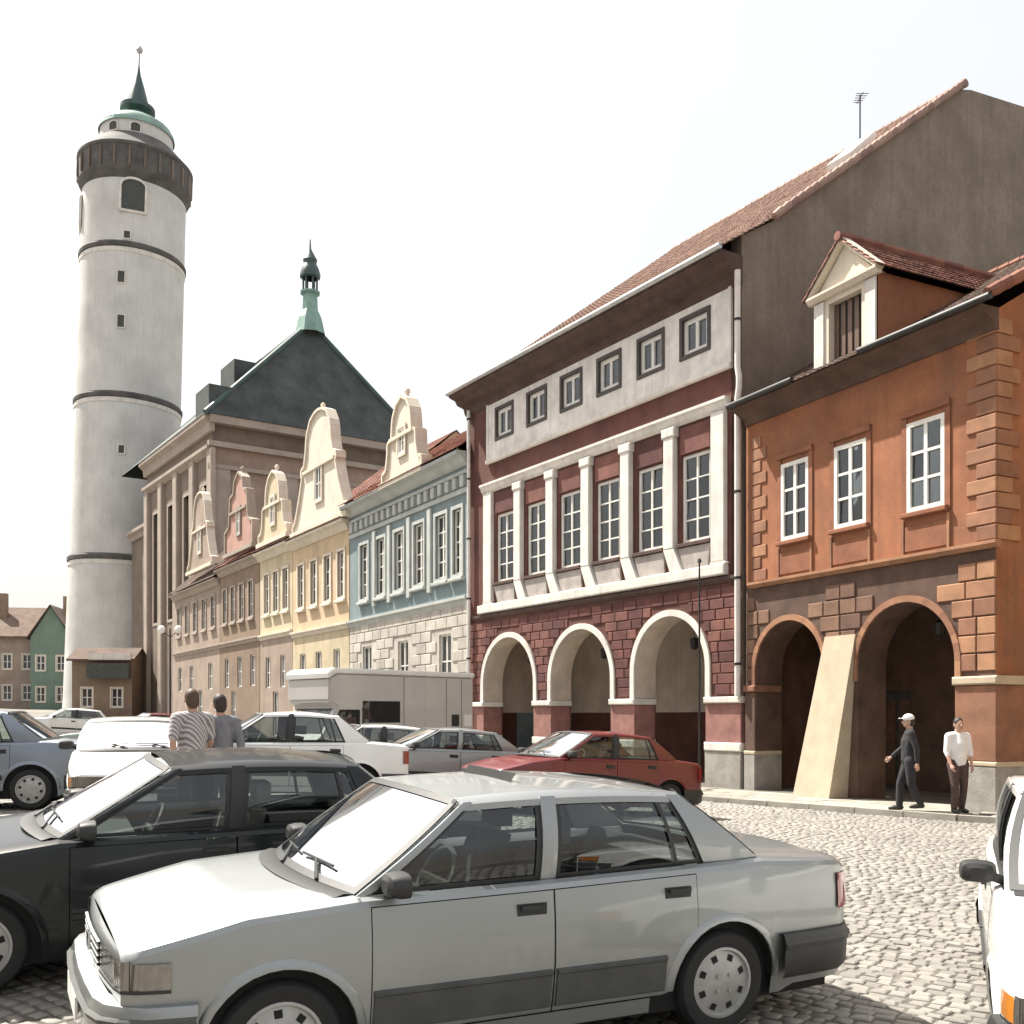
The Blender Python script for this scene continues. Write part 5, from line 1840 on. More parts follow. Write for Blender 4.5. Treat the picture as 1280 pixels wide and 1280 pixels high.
    def pillar(nm, p, matn, inn=0.0):
        for sgn in (1, -1):
            m = MB()
            m.grid([[gh(p[0], p[2], t, sgn, inn) for t in T], [gh((p[0] + p[1]) / 2, (p[2] + p[3]) / 2, t, sgn, inn - .006) for t in T], [gh(p[1], p[3], t, sgn, inn) for t in T]], flip=(sgn == -1))
            m.grid([[gh(p[0], p[2], t, sgn, inn) for t in T], [gh(p[0], p[2], t, sgn, inn + 0.05) for t in T]], flip=(sgn == 1))
            m.grid([[gh(p[1], p[3], t, sgn, inn) for t in T], [gh(p[1], p[3], t, sgn, inn + 0.05) for t in T]], flip=(sgn == -1))
            m.grid([[gh(p[0], p[2], t, sgn, inn + .05) for t in T], [gh(p[1], p[3], t, sgn, inn + 0.05) for t in T]], flip=(sgn == 1))
            m.build(nm, matn, root, smooth=True)
    pillar('windscreen_pillar', A, pm)
    pillar('door_pillar', B, pm if pale or pm == 'silver' else 'plastic')
    pillar('rear_pillar', Cp, pm)
    # side panes and rubber frames
    for (b0, b1, t0, t1) in ((A[1], B[0], A[3], B[2]), (B[1], Cp[0], B[3], Cp[2])):
        for sgn in (1, -1):
            gp = MB().grid([[gh(lerp(b0, b1, q), lerp(t0, t1, q), t, sgn, 0.022) for t in np.linspace(0.0, 0.96, 6)] for q in np.linspace(0, 1, 6)], flip=(sgn == -1)).build('side_window', 'auto_glass', root, smooth='all')
            rb = MB()
            w_ = 0.03
            for ring in (((b0, t0, 0), (b1, t1, 0)), ((b0, t0, .93), (b1, t1, .93))):
                (p0, q0, tt), (p1, q1, _) = ring
                rb.grid([[gh(lerp(p0, p1, q), lerp(q0, q1, q), tt, sgn, 0.012), gh(lerp(p0, p1, q), lerp(q0, q1, q), tt + 0.055, sgn, 0.012)] for q in np.linspace(0, 1, 6)], flip=(sgn == -1))
            for (p0, q0, dx) in ((b0, t0, -w_), (b1, t1, w_)):
                rb.grid([[gh(p0, q0, t, sgn, 0.012), gh(p0 + dx, q0 + dx, t, sgn, 0.012)] for t in T])
            rb.build('seal', 'plastic', gp)
            if b0 == B[1] and S['doors'] == 4 and xrg > -1.6:      # quarterlight divider
                xb_ = lerp(b0, b1, 0.80)
                xt_ = lerp(t0, t1, 0.86)
                MB().grid([[gh(xb_, xt_, t, sgn, 0.010), gh(xb_ - 0.025, xt_ - 0.025, t, sgn, 0.010)] for t in T]).build('divider', 'plastic', gp)
    # roof
    X = np.linspace(xrr - 0.03, xrf + 0.02, 14)
    rm_ = MB()
    for sgn in (1, -1):
        P = []
        for x in X:
            y, z = rail(min(max(x, xrr), xrf))
            t = (x - xrr) / (xrf - xrr)
            cr = (H - zr) * (1 - (2 * t - 1) ** 2 * 0.55)
            P.append([gh(x, x, 0.93, sgn, -.004)[0:1] + (sgn * (y + 0.012), z - 0.045), (x, sgn * (y + 0.008), z - 0.012), (x, sgn * (y - 0.03), z + 0.012), (x, sgn * y * 0.82, z + cr * 0.45), (x, sgn * y * 0.45, z + cr * 0.82), (x, 0, z + cr * 0.92)])
        rm_.grid(P, flip=(sgn == 1))
    roof_ = rm_.build('roof', pm, root, smooth=True, weld=True)
    if sunroof:
        MB().add([(0.02, -0.32, H + 0.001), (0.02, 0.32, H + 0.001), (-0.02, 0.32, H + 0.055), (-0.02, -0.32, H + 0.055)], [(0, 1, 2, 3), (3, 2, 1, 0)]).build('sunroof_deflector', 'plastic', roof_)
    # windscreen, rear screen
    for (xb_, xt_, bow_b, bow_t, nm) in ((xc - 0.005, xrf + 0.015, 0.13, 0.06, 'windscreen'), (xrg + 0.0, xrr - 0.025, -0.09, -0.05, 'rear_window')):
        P = []
        Q = []
        for q in np.linspace(-1, 1, 15):
            row = []
            row2 = []
            for t in np.linspace(0, 1, 8):
                yb, zb = belt(xb_)
                yt, zt_ = rail(min(max(xt_, xrr), xrf))
                yy = lerp(yb, yt, t) + 0.03 * math.sin(math.pi * t)
                bow = lerp(bow_b, bow_t, t) * (1 - q * q)
                crown = lerp(0.02, (H - zr) * 0.45, t) * (1 - q * q)
                row.append((lerp(xb_, xt_, t) + bow, q * (yy - 0.015), lerp(zb + 0.008, zt_ + 0.008, t) + crown))
            P.append(row)
        ws = MB().grid(P, flip=(nm == 'windscreen')).build(nm, 'auto_glass', root, smooth='all')
        sl = MB()
        sg_ = 1 if nm == 'windscreen' else -1
        for i, j in ((0, 1), (14, 13)):
            sl.grid([[(p[0] + sg_ * .004, p[1], p[2] + .004) for p in P[i]], [(lerp(p[0], q_[0], .45) + sg_ * .004, lerp(p[1], q_[1], .45), lerp(p[2], q_[2], .45) + .004) for p, q_ in zip(P[i], P[j])]])
        for i, j in ((0, 1), (7, 6)):
            sl.grid([[(r_[i][0] + sg_ * .004, r_[i][1], r_[i][2] + .004) for r_ in P], [(lerp(r_[i][0], r_[j][0], .4) + sg_ * .004, lerp(r_[i][1], r_[j][1], .4), lerp(r_[i][2], r_[j][2], .4) + .004) for r_ in P]])
        sl.build('seal', 'plastic', ws)
        if nm == 'windscreen':
            for (ya, yb2) in ((0.45, -0.05), (-0.1, -0.55)):
                fpt = lambda y, t: tuple(Vector(P[int(round((y / (hwid * .9) + 1) * 7))][int(round(t * 7))]) + Vector((0.012, 0, 0.014)))
                MB().tube([fpt(ya, 0), fpt((ya + yb2) / 2, 0.14)], 0.009, 6).tube([fpt(yb2 + 0.1, 0.14), fpt(ya, 0.14)], 0.007, 6).build('wiper', 'plastic', ws)
    # cowl strip
    MB().grid([[(xc + 0.13 * (1 - q * q) + dx, q * (hwid * K(xc) - 0.12), ZT(xc) + dz + 0.02 * (1 - q * q)) for q in np.linspace(-1, 1, 13)] for dx, dz in ((0.10, -0.006 - 0.0), (0.045, 0.010), (-0.01, 0.004))], flip=True).build('cowl', 'plastic', root, smooth=True)
    # mirrors
    for sgn in (1, -1):
        yb, zb = belt(xA - 0.12)
        c = Vector((xA - 0.10, sgn * (yb + 0.135), zb + 0.07))
        mm = MB()
        P = []
        for (dx, s_) in ((0.06, 0.45), (0.045, 0.85), (0.0, 1.0), (-0.045, 1.0), (-0.05, 0.9)):
            P.append([(c.x + dx, c.y + s_ * 0.095 * (abs(math.cos(t)) ** 0.6) * (1 if math.cos(t) > 0 else -1), c.z + s_ * 0.06 * (abs(math.sin(t)) ** 0.6) * (1 if math.sin(t) > 0 else -1)) for t in np.linspace(0, 2 * math.pi, 17)])
        mm.grid(P)
        mm.add(P[0][:-1], [tuple(range(16))])
        mm.bar((c.x + .01, c.y - sgn * 0.07, c.z - .02), (xA - 0.12, sgn * (yb - .01), zb + 0.02), 0.05, 0.05)
        mo = mm.build('wing_mirror', 'plastic', root, smooth=True)
        MB().add(P[-1][:-1], [tuple(range(15, -1, -1))]).build('mirror_glass', 'chrome', mo)
    # interior
    dxi = xB + 0.17
    for sx, sy in ((0.02 + dxi, 0.36), (0.02 + dxi, -0.36)):
        st = MB()
        sc_ = [(0.42, -0.28), (0.44, 0.0), (0.30, 0.06)]
        st.add([(sx + a, sy + b * 0.24, z) for a, z in ((0.30, 0.44), (0.30, 0.56), (-0.22, 0.52), (-0.22, 0.40)) for b in (-1, 1)], [(0, 1, 3, 2), (2, 3, 5, 4), (4, 5, 7, 6), (6, 7, 1, 0), (0, 2, 4, 6), (1, 7, 5, 3)])
        st.add([(sx + a, sy + b * w_, z) for a, z, w_ in ((-0.14, 0.50, .24), (-0.27, 0.50, .24), (-0.44, 1.06, .19), (-0.34, 1.08, .19)) for b in (-1, 1)], [(0, 1, 3, 2), (2, 3, 5, 4), (4, 5, 7, 6), (6, 7, 1, 0), (0, 2, 4, 6), (1, 7, 5, 3)])
        st.box(sx - 0.48, sx - 0.38, sy - 0.12, sy + 0.12, 1.10, 1.24)
        st.build('seat', seats, root)
    rs = MB()
    rs.box(-1.15 + dxi, -0.75 + dxi, -hwid + .22, hwid - .22, 0.36, 0.52)
    rs.add([(a + dxi, b * (hwid - .22), z) for a, z in ((-1.05, 0.5), (-1.18, 0.5), (-1.36, 1.0), (-1.26, 1.02)) for b in (-1, 1)], [(0, 1, 3, 2), (2, 3, 5, 4), (4, 5, 7, 6), (6, 7, 1, 0), (0, 2, 4, 6), (1, 7, 5, 3)])
    rs.build('rear_seat', seats, root)
    MB().box(xc - 0.5, xc - 0.02, -hwid + .2, hwid - .2, 0.55, ZT(xc) - 0.06).build('dashboard', 'plastic', root)
    if xrg > -1.6:
        MB().box(xrg - 0.02, xrg + 0.3, -hwid + .2, hwid - .2, 0.85, ZT(xrg) - 0.05).build('parcel_shelf', 'plastic', root)
    sw_ = MB()
    R1 = 0.185
    c = Vector((xc - 0.58, 0.36, 0.93))
    ax1, ax2 = Vector((0, 1, 0)), Vector((-0.45, 0, 0.89))
    ring = [c + (ax1 * math.cos(t) + ax2 * math.sin(t)) * R1 for t in np.linspace(0, 2 * math.pi, 21)]
    sw_.tube(ring, 0.014, 6, caps=False)
    sw_.bar(c - ax1 * R1, c + ax1 * R1, 0.03)
    sw_.build('steering_wheel', 'plastic', root)
    return root


def dvec(deg):
    """heading, degrees from -x turned towards the viewer"""
    a = R(deg)
    return (-math.cos(a), -math.sin(a))


S1 = dict(SEDAN, H=1.43, W=1.69, L=4.22, wf=1.42, wr=-1.13, xc=1.06, xrf=0.46, xrr=-0.87, xrg=-1.42, xB=0.0, xD=-0.92, xA=1.0, clad=0.10,
          nose=0.785, hood1=0.86, cowl=0.955, bump_z=(0.29, 0.56), wrap=0.58, wrapf=0.31)
car('parked_car', 'silver sedan with a dark rear bumper parked beside the black car', (-0.17, 6.09), dvec(27), S1, 'silver', sunroof=True, pale=True)
BLK = dict(SEDAN, L=4.30, H=1.42, W=1.68, xrr=-1.02, xrg=-1.5)
car('parked_car', 'black sedan parked next to the silver sedan', (-2.36, 7.55), dvec(25), BLK, 'black_paint', 'trim_light')
car('parked_car', 'white hatchback seen end on beyond the black sedan', (-5.25, 14.3), (0.34, -0.94), dict(HATCH, L=3.6, H=1.34), 'white_paint')
car('parked_car', 'pale blue silver sedan parked alone at the edge of the square', (-8.42, 15.3), dvec(14), dict(SEDAN, H=1.46), 'blue_silver', 'trim_light')
car('parked_car', 'white sedan with dark side windows in front of the grey van', (-3.95, 16.9), dvec(18), dict(SEDAN, H=1.46, L=4.2), 'white_paint')
car('parked_car', 'light grey sedan between the white sedan and the dark red sedan', (-1.5, 20.3), dvec(22), dict(SEDAN, H=1.38, L=4.0), 'silver')
car('parked_car', 'dark red sedan parked near the pole by the arcade', (1.2, 17.9), dvec(27), dict(SEDAN, L=4.0, H=1.42, wf=1.3), 'red_paint')
car('parked_car', 'white hatchback between the white sedan and the grey van', (-3.3, 21.8), dvec(22), HATCH, 'white_paint', 'trim_light')
car('parked_car', 'grey green sedan far up the square below the church', (-10.6, 28.5), dvec(12), SEDAN, 'green_paint')
car('parked_car', 'dark sedan behind the two walkers', (-7.6, 24.6), dvec(35), SEDAN, 'black_paint')
car('parked_car', 'white car with black door mirror facing the silver sedan from the side', (3.58, 5.85), (-0.40, -0.92), dict(HATCH, H=1.46), 'white_paint')
car('parked_car', 'small white hatchback far off by the annex', (-20.5, 47.0), dvec(30), HATCH, 'white_paint')
car('parked_car', 'small red hatchback far off in front of the houses', (-17.8, 50.0), dvec(40), HATCH, 'red_paint')


# ------------------------------------------------------------------ box van
def bevel_mesh(mb, w, seg=2):
    me_ = bpy.data.meshes.new('tmp')
    me_.from_pydata(mb.v, [], mb.f)
    b = bmesh.new()
    b.from_mesh(me_)
    bmesh.ops.remove_doubles(b, verts=b.verts, dist=0.0005)
    bmesh.ops.recalc_face_normals(b, faces=b.faces)
    bmesh.ops.bevel(b, geom=list(b.edges), offset=w, segments=seg, affect='EDGES', clamp_overlap=True)
    b.to_mesh(me_)
    b.free()
    return me_


def van(label, pos, heading, L=6.0, W=2.05, Hh=2.75):
    x0, y0 = pos
    root = thing('box_van', label, 'van', (x0, y0, g(x0, y0)), math.atan2(heading[1], heading[0]))
    XN, XT = L / 2, -L / 2
    prof = [(XT, 0.42), (XN - 0.05, 0.42), (XN, 0.6), (XN - 0.03, 0.95), (XN - 0.55, 1.28), (XN - 1.0, 2.05), (XN - 0.75, 2.2), (XN - 0.75, Hh - 0.25), (XN - 1.0, Hh - 0.12), (XT, Hh - 0.12)]
    me_ = bevel_mesh(MB().prism(prof, -W / 2, W / 2), 0.06, 2)
    me_.materials.append(M['van_grey'])
    me_.polygons.foreach_set('use_smooth', [True] * len(me_.polygons))
    me_.set_sharp_from_angle(angle=R(40))
    body = link('body', me_, root)
    me_ = bevel_mesh(MB().prism([(XT - 0.02, Hh - 0.14), (XN - 0.95, Hh - 0.14), (XN - 0.72, Hh - 0.30), (XN - 0.70, Hh - 0.12), (XN - 0.9, Hh), (XT - 0.02, Hh)], -W / 2 - 0.03, W / 2 + 0.03), 0.03, 2)
    me_.materials.append(M['white_paint'])
    link('roof', me_, root)
    for sgn in (1, -1):
        y = sgn * (W / 2 + 0.006)
        def pan(nm, pts, matn, par=root, yy=y, t=0.01):
            m = MB()
            m.prism(pts if True else pts[::-1], min(yy, yy - sgn * t), max(yy, yy - sgn * t))
            return m.build(nm, matn, par)
        cabw = pan('cab_window', [(XN - 1.75, 1.32), (XN - 0.72, 1.32), (XN - 1.08, 1.98), (XN - 1.75, 1.98)], 'glass_far')
        pan('cab_door_seam', [(XN - 1.86, 0.55), (XN - 1.83, 0.55), (XN - 1.83, 2.05), (XN - 1.86, 2.05)], 'void')
        sw_ = pan('side_window', [(-0.15, 1.62), (1.15, 1.62), (1.15, 2.22), (-0.15, 2.22)], 'glass_far')
        pan('side_door', [(-1.75, 0.6), (-1.05, 0.6), (-1.05, 2.3), (-1.75, 2.3)], 'van_grey', t=0.02)
        pan('vent', [(-2.4, 1.5), (-2.1, 1.5), (-2.1, 1.85), (-2.4, 1.85)], 'plastic')
        pan('vent', [(-2.9, 1.5), (-2.6, 1.5), (-2.6, 1.85), (-2.9, 1.85)], 'white_paint')
        for sx_ in (-0.3, -1.9, -2.5):
            pan('panel_seam', [(sx_, 0.5), (sx_ + 0.015, 0.5), (sx_ + 0.015, Hh - 0.2), (sx_, Hh - 0.2)], 'grey_plastic', t=0.009)
        pan('skirt', [(XT + 0.05, 0.43), (XN - 0.1, 0.43), (XN - 0.1, 0.58), (XT + 0.05, 0.58)], 'grey_plastic', t=0.008)
        pan('stripe', [(XT + 0.1, 1.02), (XN - 2.0, 1.02), (XN - 2.0, 1.10), (XT + 0.1, 1.10)], 'pinkp')
        tm, rmm = _cache[(0.30,)]
        for wx in (XN - 0.95, XT + 1.3):
            wl_ = MB().lathe([(0.0, -0.09), (0.05, -0.09), (0.05, 0.08), (0, 0.08)], 10, axis='y').build('wheel', 'void', root)
            wl_.location = (wx, sgn * (W / 2 - 0.10), 0.30)
            wl_.rotation_euler = (0, 0.3, math.pi if sgn == 1 else 0)
            link('tyre', tm, wl_)
            link('rim', rmm, wl_)
            n_ = 12
            pts = [(wx + 0.40 * math.cos(math.pi * k / n_), 0.30 + 0.40 * math.sin(math.pi * k / n_)) for k in range(n_ + 1)]
            pan('wheel_arch', pts, 'void', t=0.012)
        m = MB().box(XN - 1.0, XN - 0.92, min(y, y + sgn * 0.22), max(y, y + sgn * 0.22), 1.4, 1.62)
        m.build('wing_mirror', 'plastic', root)
        MB().box(XN - 0.03, XN + 0.02, sgn * 0.6 - 0.16, sgn * 0.6 + 0.16, 0.68, 0.86).build('headlight', 'lamp_clear', root)
    q = Vector((0.765, 0, 0.455)).normalized()
    a, b = Vector((XN - 0.58, 0, 1.33)), Vector((XN - 0.98, 0, 2.01))
    off = Vector((0.86, 0, 0.5)) * 0.012
    MB().add([a + off + Vector((0, -W / 2 + .15, 0)), a + off + Vector((0, W / 2 - .15, 0)), b + off + Vector((0, W / 2 - .2, 0)), b + off + Vector((0, -W / 2 + .2, 0))], [(0, 1, 2, 3)]).build('windscreen', 'glass_far', root)
    MB().box(XN - 0.05, XN + 0.08, -W / 2 + .02, W / 2 - .02, 0.38, 0.58).build('bumper', 'plastic', root)
    return root


van('grey box van with white roof parked before the blue house', (-4.0, 29.6), (-0.62, -0.62), Hh=3.1)


# ------------------------------------------------------------------ people
M['skin'] = mat('skin', (0.50, 0.30, 0.22), 0.55, 0.08, 10)
M['hair_dark'] = mat('dark_hair', (0.03, 0.022, 0.018), 0.6, 0.2, 30)
M['hair_brown'] = mat('brown_hair', (0.09, 0.05, 0.03), 0.6, 0.2, 30)
M['cloth_white'] = mat('white_cloth', (0.75, 0.74, 0.75), 0.9, 0.08, 8)
M['cloth_dark'] = mat('dark_cloth', (0.03, 0.03, 0.034), 0.95, 0.15, 8)
M['cloth_grey'] = mat('grey_cloth', (0.20, 0.20, 0.22), 0.95, 0.15, 8)
M['cloth_brown'] = mat('brown_cloth', (0.075, 0.05, 0.045), 0.95, 0.15, 8)
M['shoe'] = mat('shoe_leather', (0.02, 0.018, 0.015), 0.5, 0.1, 8)
M['eye'] = mat('eye_dark', (0.02, 0.015, 0.012), 0.3, 0, 1)
M['lip'] = mat('lip', (0.35, 0.14, 0.12), 0.5, 0.05, 10)


def striped(name, c1, c2, sc):
    m = mat(name, c1, 0.9, 0.05, 8)
    n, l = m.node_tree.nodes, m.node_tree.links
    tc = n.new('ShaderNodeTexCoord')
    wv = n.new('ShaderNodeTexWave')
    wv.bands_direction = 'DIAGONAL'
    wv.inputs['Scale'].default_value = sc
    wv.inputs['Distortion'].default_value = 1.5
    rp = n.new('ShaderNodeValToRGB')
    rp.color_ramp.interpolation = 'CONSTANT'
    rp.color_ramp.elements[0].color = (*c1, 1)
    rp.color_ramp.elements[1].color = (*c2, 1)
    rp.color_ramp.elements[1].position = 0.5
    l.new(tc.outputs['Object'], wv.inputs['Vector'])
    l.new(wv.outputs['Color'], rp.inputs['Fac'])
    l.new(rp.outputs['Color'], n['Principled BSDF'].inputs['Base Color'])
    return m


M['cloth_stripe'] = striped('striped_cloth', (0.50, 0.48, 0.48), (0.22, 0.20, 0.21), 9.0)


def cap_pts(mb, pts, rad, seg=12):
    """closed rounded tube through pts with radii"""
    P = [Vector(p) for p in pts]
    d0 = (P[1] - P[0]).normalized()
    d1 = (P[-1] - P[-2]).normalized()
    pp = [P[0] - d0 * rad[0] * 0.9, P[0] - d0 * rad[0] * 0.6] + P + [P[-1] + d1 * rad[-1] * 0.6, P[-1] + d1 * rad[-1] * 0.9]
    rr = [rad[0] * 0.4, rad[0] * 0.8] + list(rad) + [rad[-1] * 0.8, rad[-1] * 0.4]
    mb.tube(pp, rr, seg)


def ellipsoid(mb, c, r, seg=16, rings=10):
    prof = []
    for i in range(rings + 1):
        t = math.pi * i / rings
        prof.append((max(1e-3, math.sin(t)), -math.cos(t)))
    m = MB().lathe(prof, seg)
    m.f.append(tuple(range(seg - 1, -1, -1)))
    e_ = rings * seg
    m.f.append(tuple(e_ + k for k in range(seg)))
    mb.add([(c[0] + v[0] * r[0], c[1] + v[1] * r[1], c[2] + v[2] * r[2]) for v in m.v], m.f)


def remeshed(name, mb, vox, matn, parent, it=3, zmin=None):
    me_ = bpy.data.meshes.new(name)
    me_.from_pydata(mb.v, [], mb.f)
    tmp = bpy.data.objects.new('tmp', me_)
    COL.objects.link(tmp)
    m = tmp.modifiers.new('r', 'REMESH')
    m.mode = 'VOXEL'
    m.voxel_size = vox
    m.use_smooth_shade = True
    if it:
        sm_ = tmp.modifiers.new('s', 'SMOOTH')
        sm_.iterations = it
        sm_.factor = 0.5
    dg = bpy.context.evaluated_depsgraph_get()
    out = bpy.data.meshes.new_from_object(tmp.evaluated_get(dg))
    bpy.data.objects.remove(tmp)
    out.name = name
    if zmin is not None:
        for v in out.vertices:
            v.co.z = max(v.co.z, zmin + 0.012 * math.sin(v.co.x * 40) * math.cos(v.co.y * 33))
    out.materials.clear()
    out.materials.append(M[matn])
    return link(name, out, parent)


def person(label, pos, facing, h=1.76, top='cloth_white', legs='cloth_dark', hair='hair_dark', stride=0.0, arms=((0.1, 0.15), (-0.1, 0.15)),
           sleeve=1.0, cap=None, longhair=False, bag=None, lift=0.12, lean=0.0):
    """facing: horizontal direction; local +y is forward, +x right. arms: (swing, bend) right, left"""
    root = thing('person', label, 'person', (pos[0], pos[1], g(*pos) + lift), math.atan2(facing[1], facing[0]) - math.pi / 2)
    k = h / 1.76
    V3 = lambda x, y, z: Vector((x * k, y * k, z * k))
    hip = {1: V3(0.095, 0, 0.92), -1: V3(-0.095, 0, 0.92)}
    foot_y = {1: stride, -1: -stride}
    knee, ank = {}, {}
    for s_ in (1, -1):
        fy_ = foot_y[s_]
        ank[s_] = V3(0.10 * s_, fy_, 0.085 + (0.05 if fy_ < -0.05 else 0))
        knee[s_] = V3(0.10 * s_, fy_ * 0.5 + 0.045 + abs(fy_) * 0.15, 0.49)
    ch = V3(0, 0.01 + lean * 0.5, 1.28)
    nk = V3(0, 0.0 + lean, 1.49)
    hd2 = V3(0, 0.025 + lean * 1.15, 1.645)
    sh = {s_: V3(0.185 * s_, -0.005 + lean * 0.9, 1.425) for s_ in (1, -1)}
    el, wr = {}, {}
    for s_, (sw, bd) in zip((1, -1), arms):
        el[s_] = sh[s_] + V3(0.055 * s_, math.sin(sw) * 0.29, -math.cos(sw) * 0.29)
        a = sw + bd
        wr[s_] = el[s_] + V3(-0.02 * s_, math.sin(a) * 0.26, -math.cos(a) * 0.26)
    # bare body
    b = MB()
    ellipsoid(b, hd2, (0.076 * k, 0.095 * k, 0.118 * k))
    ellipsoid(b, hd2 + V3(0, 0.025, -0.055), (0.058 * k, 0.068 * k, 0.062 * k))
    cap_pts(b, [hd2 + V3(0, 0.085, 0.012), hd2 + V3(0, 0.103, -0.028)], [0.012 * k, 0.018 * k], 8)
    for s_ in (1, -1):
        ellipsoid(b, hd2 + V3(0.078 * s_, -0.008, -0.01), (0.014 * k, 0.022 * k, 0.034 * k), 8, 6)
    cap_pts(b, [nk - V3(0, 0, 0.04), hd2 - V3(0, 0.02, 0.06)], [0.062 * k, 0.055 * k])
    cap_pts(b, [V3(0, 0, 0.95), V3(0, 0.005, 1.1), ch, nk - V3(0, 0, 0.05)], [0.13 * k, 0.115 * k, 0.125 * k, 0.07 * k])
    cap_pts(b, [sh[-1], sh[1]], [0.065 * k, 0.065 * k])
    for s_ in (1, -1):
        cap_pts(b, [hip[s_], lerp(hip[s_], knee[s_], .5), knee[s_], lerp(knee[s_], ank[s_], .35), ank[s_]], [0.095 * k, 0.08 * k, 0.055 * k, 0.056 * k, 0.038 * k])
        cap_pts(b, [ank[s_] - V3(0, 0.03, 0.03), ank[s_] + V3(0.01 * s_, 0.15, -0.05)], [0.036 * k, 0.03 * k])
        cap_pts(b, [sh[s_], lerp(sh[s_], el[s_], .5), el[s_], lerp(el[s_], wr[s_], .4), wr[s_]], [0.052 * k, 0.046 * k, 0.038 * k, 0.037 * k, 0.026 * k])
        d = (wr[s_] - el[s_]).normalized()
        f = Vector((0, 1, 0))
        f = (f - d * f.dot(d)).normalized()
        inn = Vector((-s_, 0, 0))
        inn = (inn - d * inn.dot(d) - f * inn.dot(f)).normalized()
        cap_pts(b, [wr[s_], wr[s_] + d * 0.05 * k, wr[s_] + d * 0.085 * k], [0.024 * k, 0.03 * k, 0.03 * k], 8)
        for q, (off, ln) in enumerate(((0.030, 0.070), (0.011, 0.080), (-0.009, 0.074), (-0.028, 0.058))):
            p0 = wr[s_] + (d * 0.085 + f * off) * k
            p1 = p0 + (d * ln * 0.5 + inn * 0.008) * k
            p2 = p1 + (d * ln * 0.42 + inn * 0.026) * k
            cap_pts(b, [p0, p1, p2], [0.0098 * k, 0.009 * k, 0.008 * k], 6)
        p0 = wr[s_] + (d * 0.03 + f * 0.024) * k
        cap_pts(b, [p0, p0 + (d * 0.035 + f * 0.026 + inn * .01) * k, p0 + (d * 0.065 + f * 0.03 + inn * .02) * k], [0.012 * k, 0.0105 * k, 0.009 * k], 6)
    body = remeshed('body', b, 0.0075, 'skin', root, 2)
    for s_ in (1, -1):
        e_ = MB()
        ellipsoid(e_, hd2 + V3(0.032 * s_, 0.083, 0.008), (0.013 * k, 0.008 * k, 0.007 * k), 8, 6)
        e_.build('eye', 'eye', body)
    e_ = MB()
    ellipsoid(e_, hd2 + V3(0, 0.089, -0.066), (0.024 * k, 0.008 * k, 0.007 * k), 8, 6)
    e_.build('mouth', 'lip', body)
    # shirt
    t = MB()
    cap_pts(t, [V3(0, 0, 0.93), V3(0, 0.0, 1.0), V3(0, 0.008, 1.12), ch, V3(0, lean * .8, 1.40)], [0.152 * k, 0.152 * k, 0.142 * k, 0.148 * k, 0.11 * k], 16)
    cap_pts(t, [lerp(sh[-1], sh[1], .04), lerp(sh[-1], sh[1], .5) + V3(0, 0, .015), lerp(sh[-1], sh[1], .96)], [0.078 * k, 0.08 * k, 0.078 * k])
    for s_ in (1, -1):
        cap_pts(t, [V3(0.07 * s_, 0.01, 0.98), V3(0.085 * s_, 0.02, 1.2), V3(0.10 * s_, lean * .7, 1.36)], [0.092 * k, 0.088 * k, 0.07 * k])
        e2 = lerp(el[s_], wr[s_], sleeve * 0.92) if sleeve > 0 else lerp(sh[s_], el[s_], 0.75)
        if sleeve > 0:
            cap_pts(t, [sh[s_], lerp(sh[s_], el[s_], .5), el[s_], e2], [0.070 * k, 0.062 * k, 0.054 * k, 0.044 * k])
        else:
            cap_pts(t, [sh[s_], e2], [0.070 * k, 0.064 * k])
    remeshed('shirt', t, 0.013, top, root, 4, 0.885 * k)
    p = MB()
    cap_pts(p, [V3(-0.06, 0, 0.93), V3(0.06, 0, 0.93)], [0.128 * k, 0.128 * k], 14)
    for s_ in (1, -1):
        cap_pts(p, [hip[s_], lerp(hip[s_], knee[s_], .5), knee[s_], lerp(knee[s_], ank[s_], .5), ank[s_] + V3(0, 0, 0.02)], [0.112 * k, 0.096 * k, 0.074 * k, 0.070 * k, 0.064 * k])
    remeshed('trousers', p, 0.013, legs, root, 4)
    for s_ in (1, -1):
        q = MB()
        cap_pts(q, [ank[s_] + V3(0, -0.035, -0.035), ank[s_] + V3(0.012 * s_, 0.10, -0.045), ank[s_] + V3(0.018 * s_, 0.165, -0.055)], [0.044 * k, 0.046 * k, 0.034 * k], 10)
        remeshed('shoe', q, 0.010, 'shoe', root, 2)
    hm = MB()
    ellipsoid(hm, hd2 + V3(0, -0.014, 0.028), (0.086 * k, 0.098 * k, 0.106 * k))
    ellipsoid(hm, hd2 + V3(0, -0.05, -0.02), (0.08 * k, 0.062 * k, 0.10 * k))
    if longhair:
        cap_pts(hm, [hd2 + V3(0, -0.055, 0), hd2 + V3(0, -0.075, -0.17)], [0.08 * k, 0.06 * k])
    ho = remeshed('hair', hm, 0.010, hair, root, 2)
    if cap:
        c = MB()
        ellipsoid(c, hd2 + V3(0, -0.005, 0.055), (0.094 * k, 0.106 * k, 0.085 * k))
        c.box(-0.07 * k + hd2.x, 0.07 * k + hd2.x, hd2.y + 0.06 * k, hd2.y + 0.165 * k, hd2.z + 0.045 * k, hd2.z + 0.058 * k)
        remeshed('cap', c, 0.010, cap, root, 2)
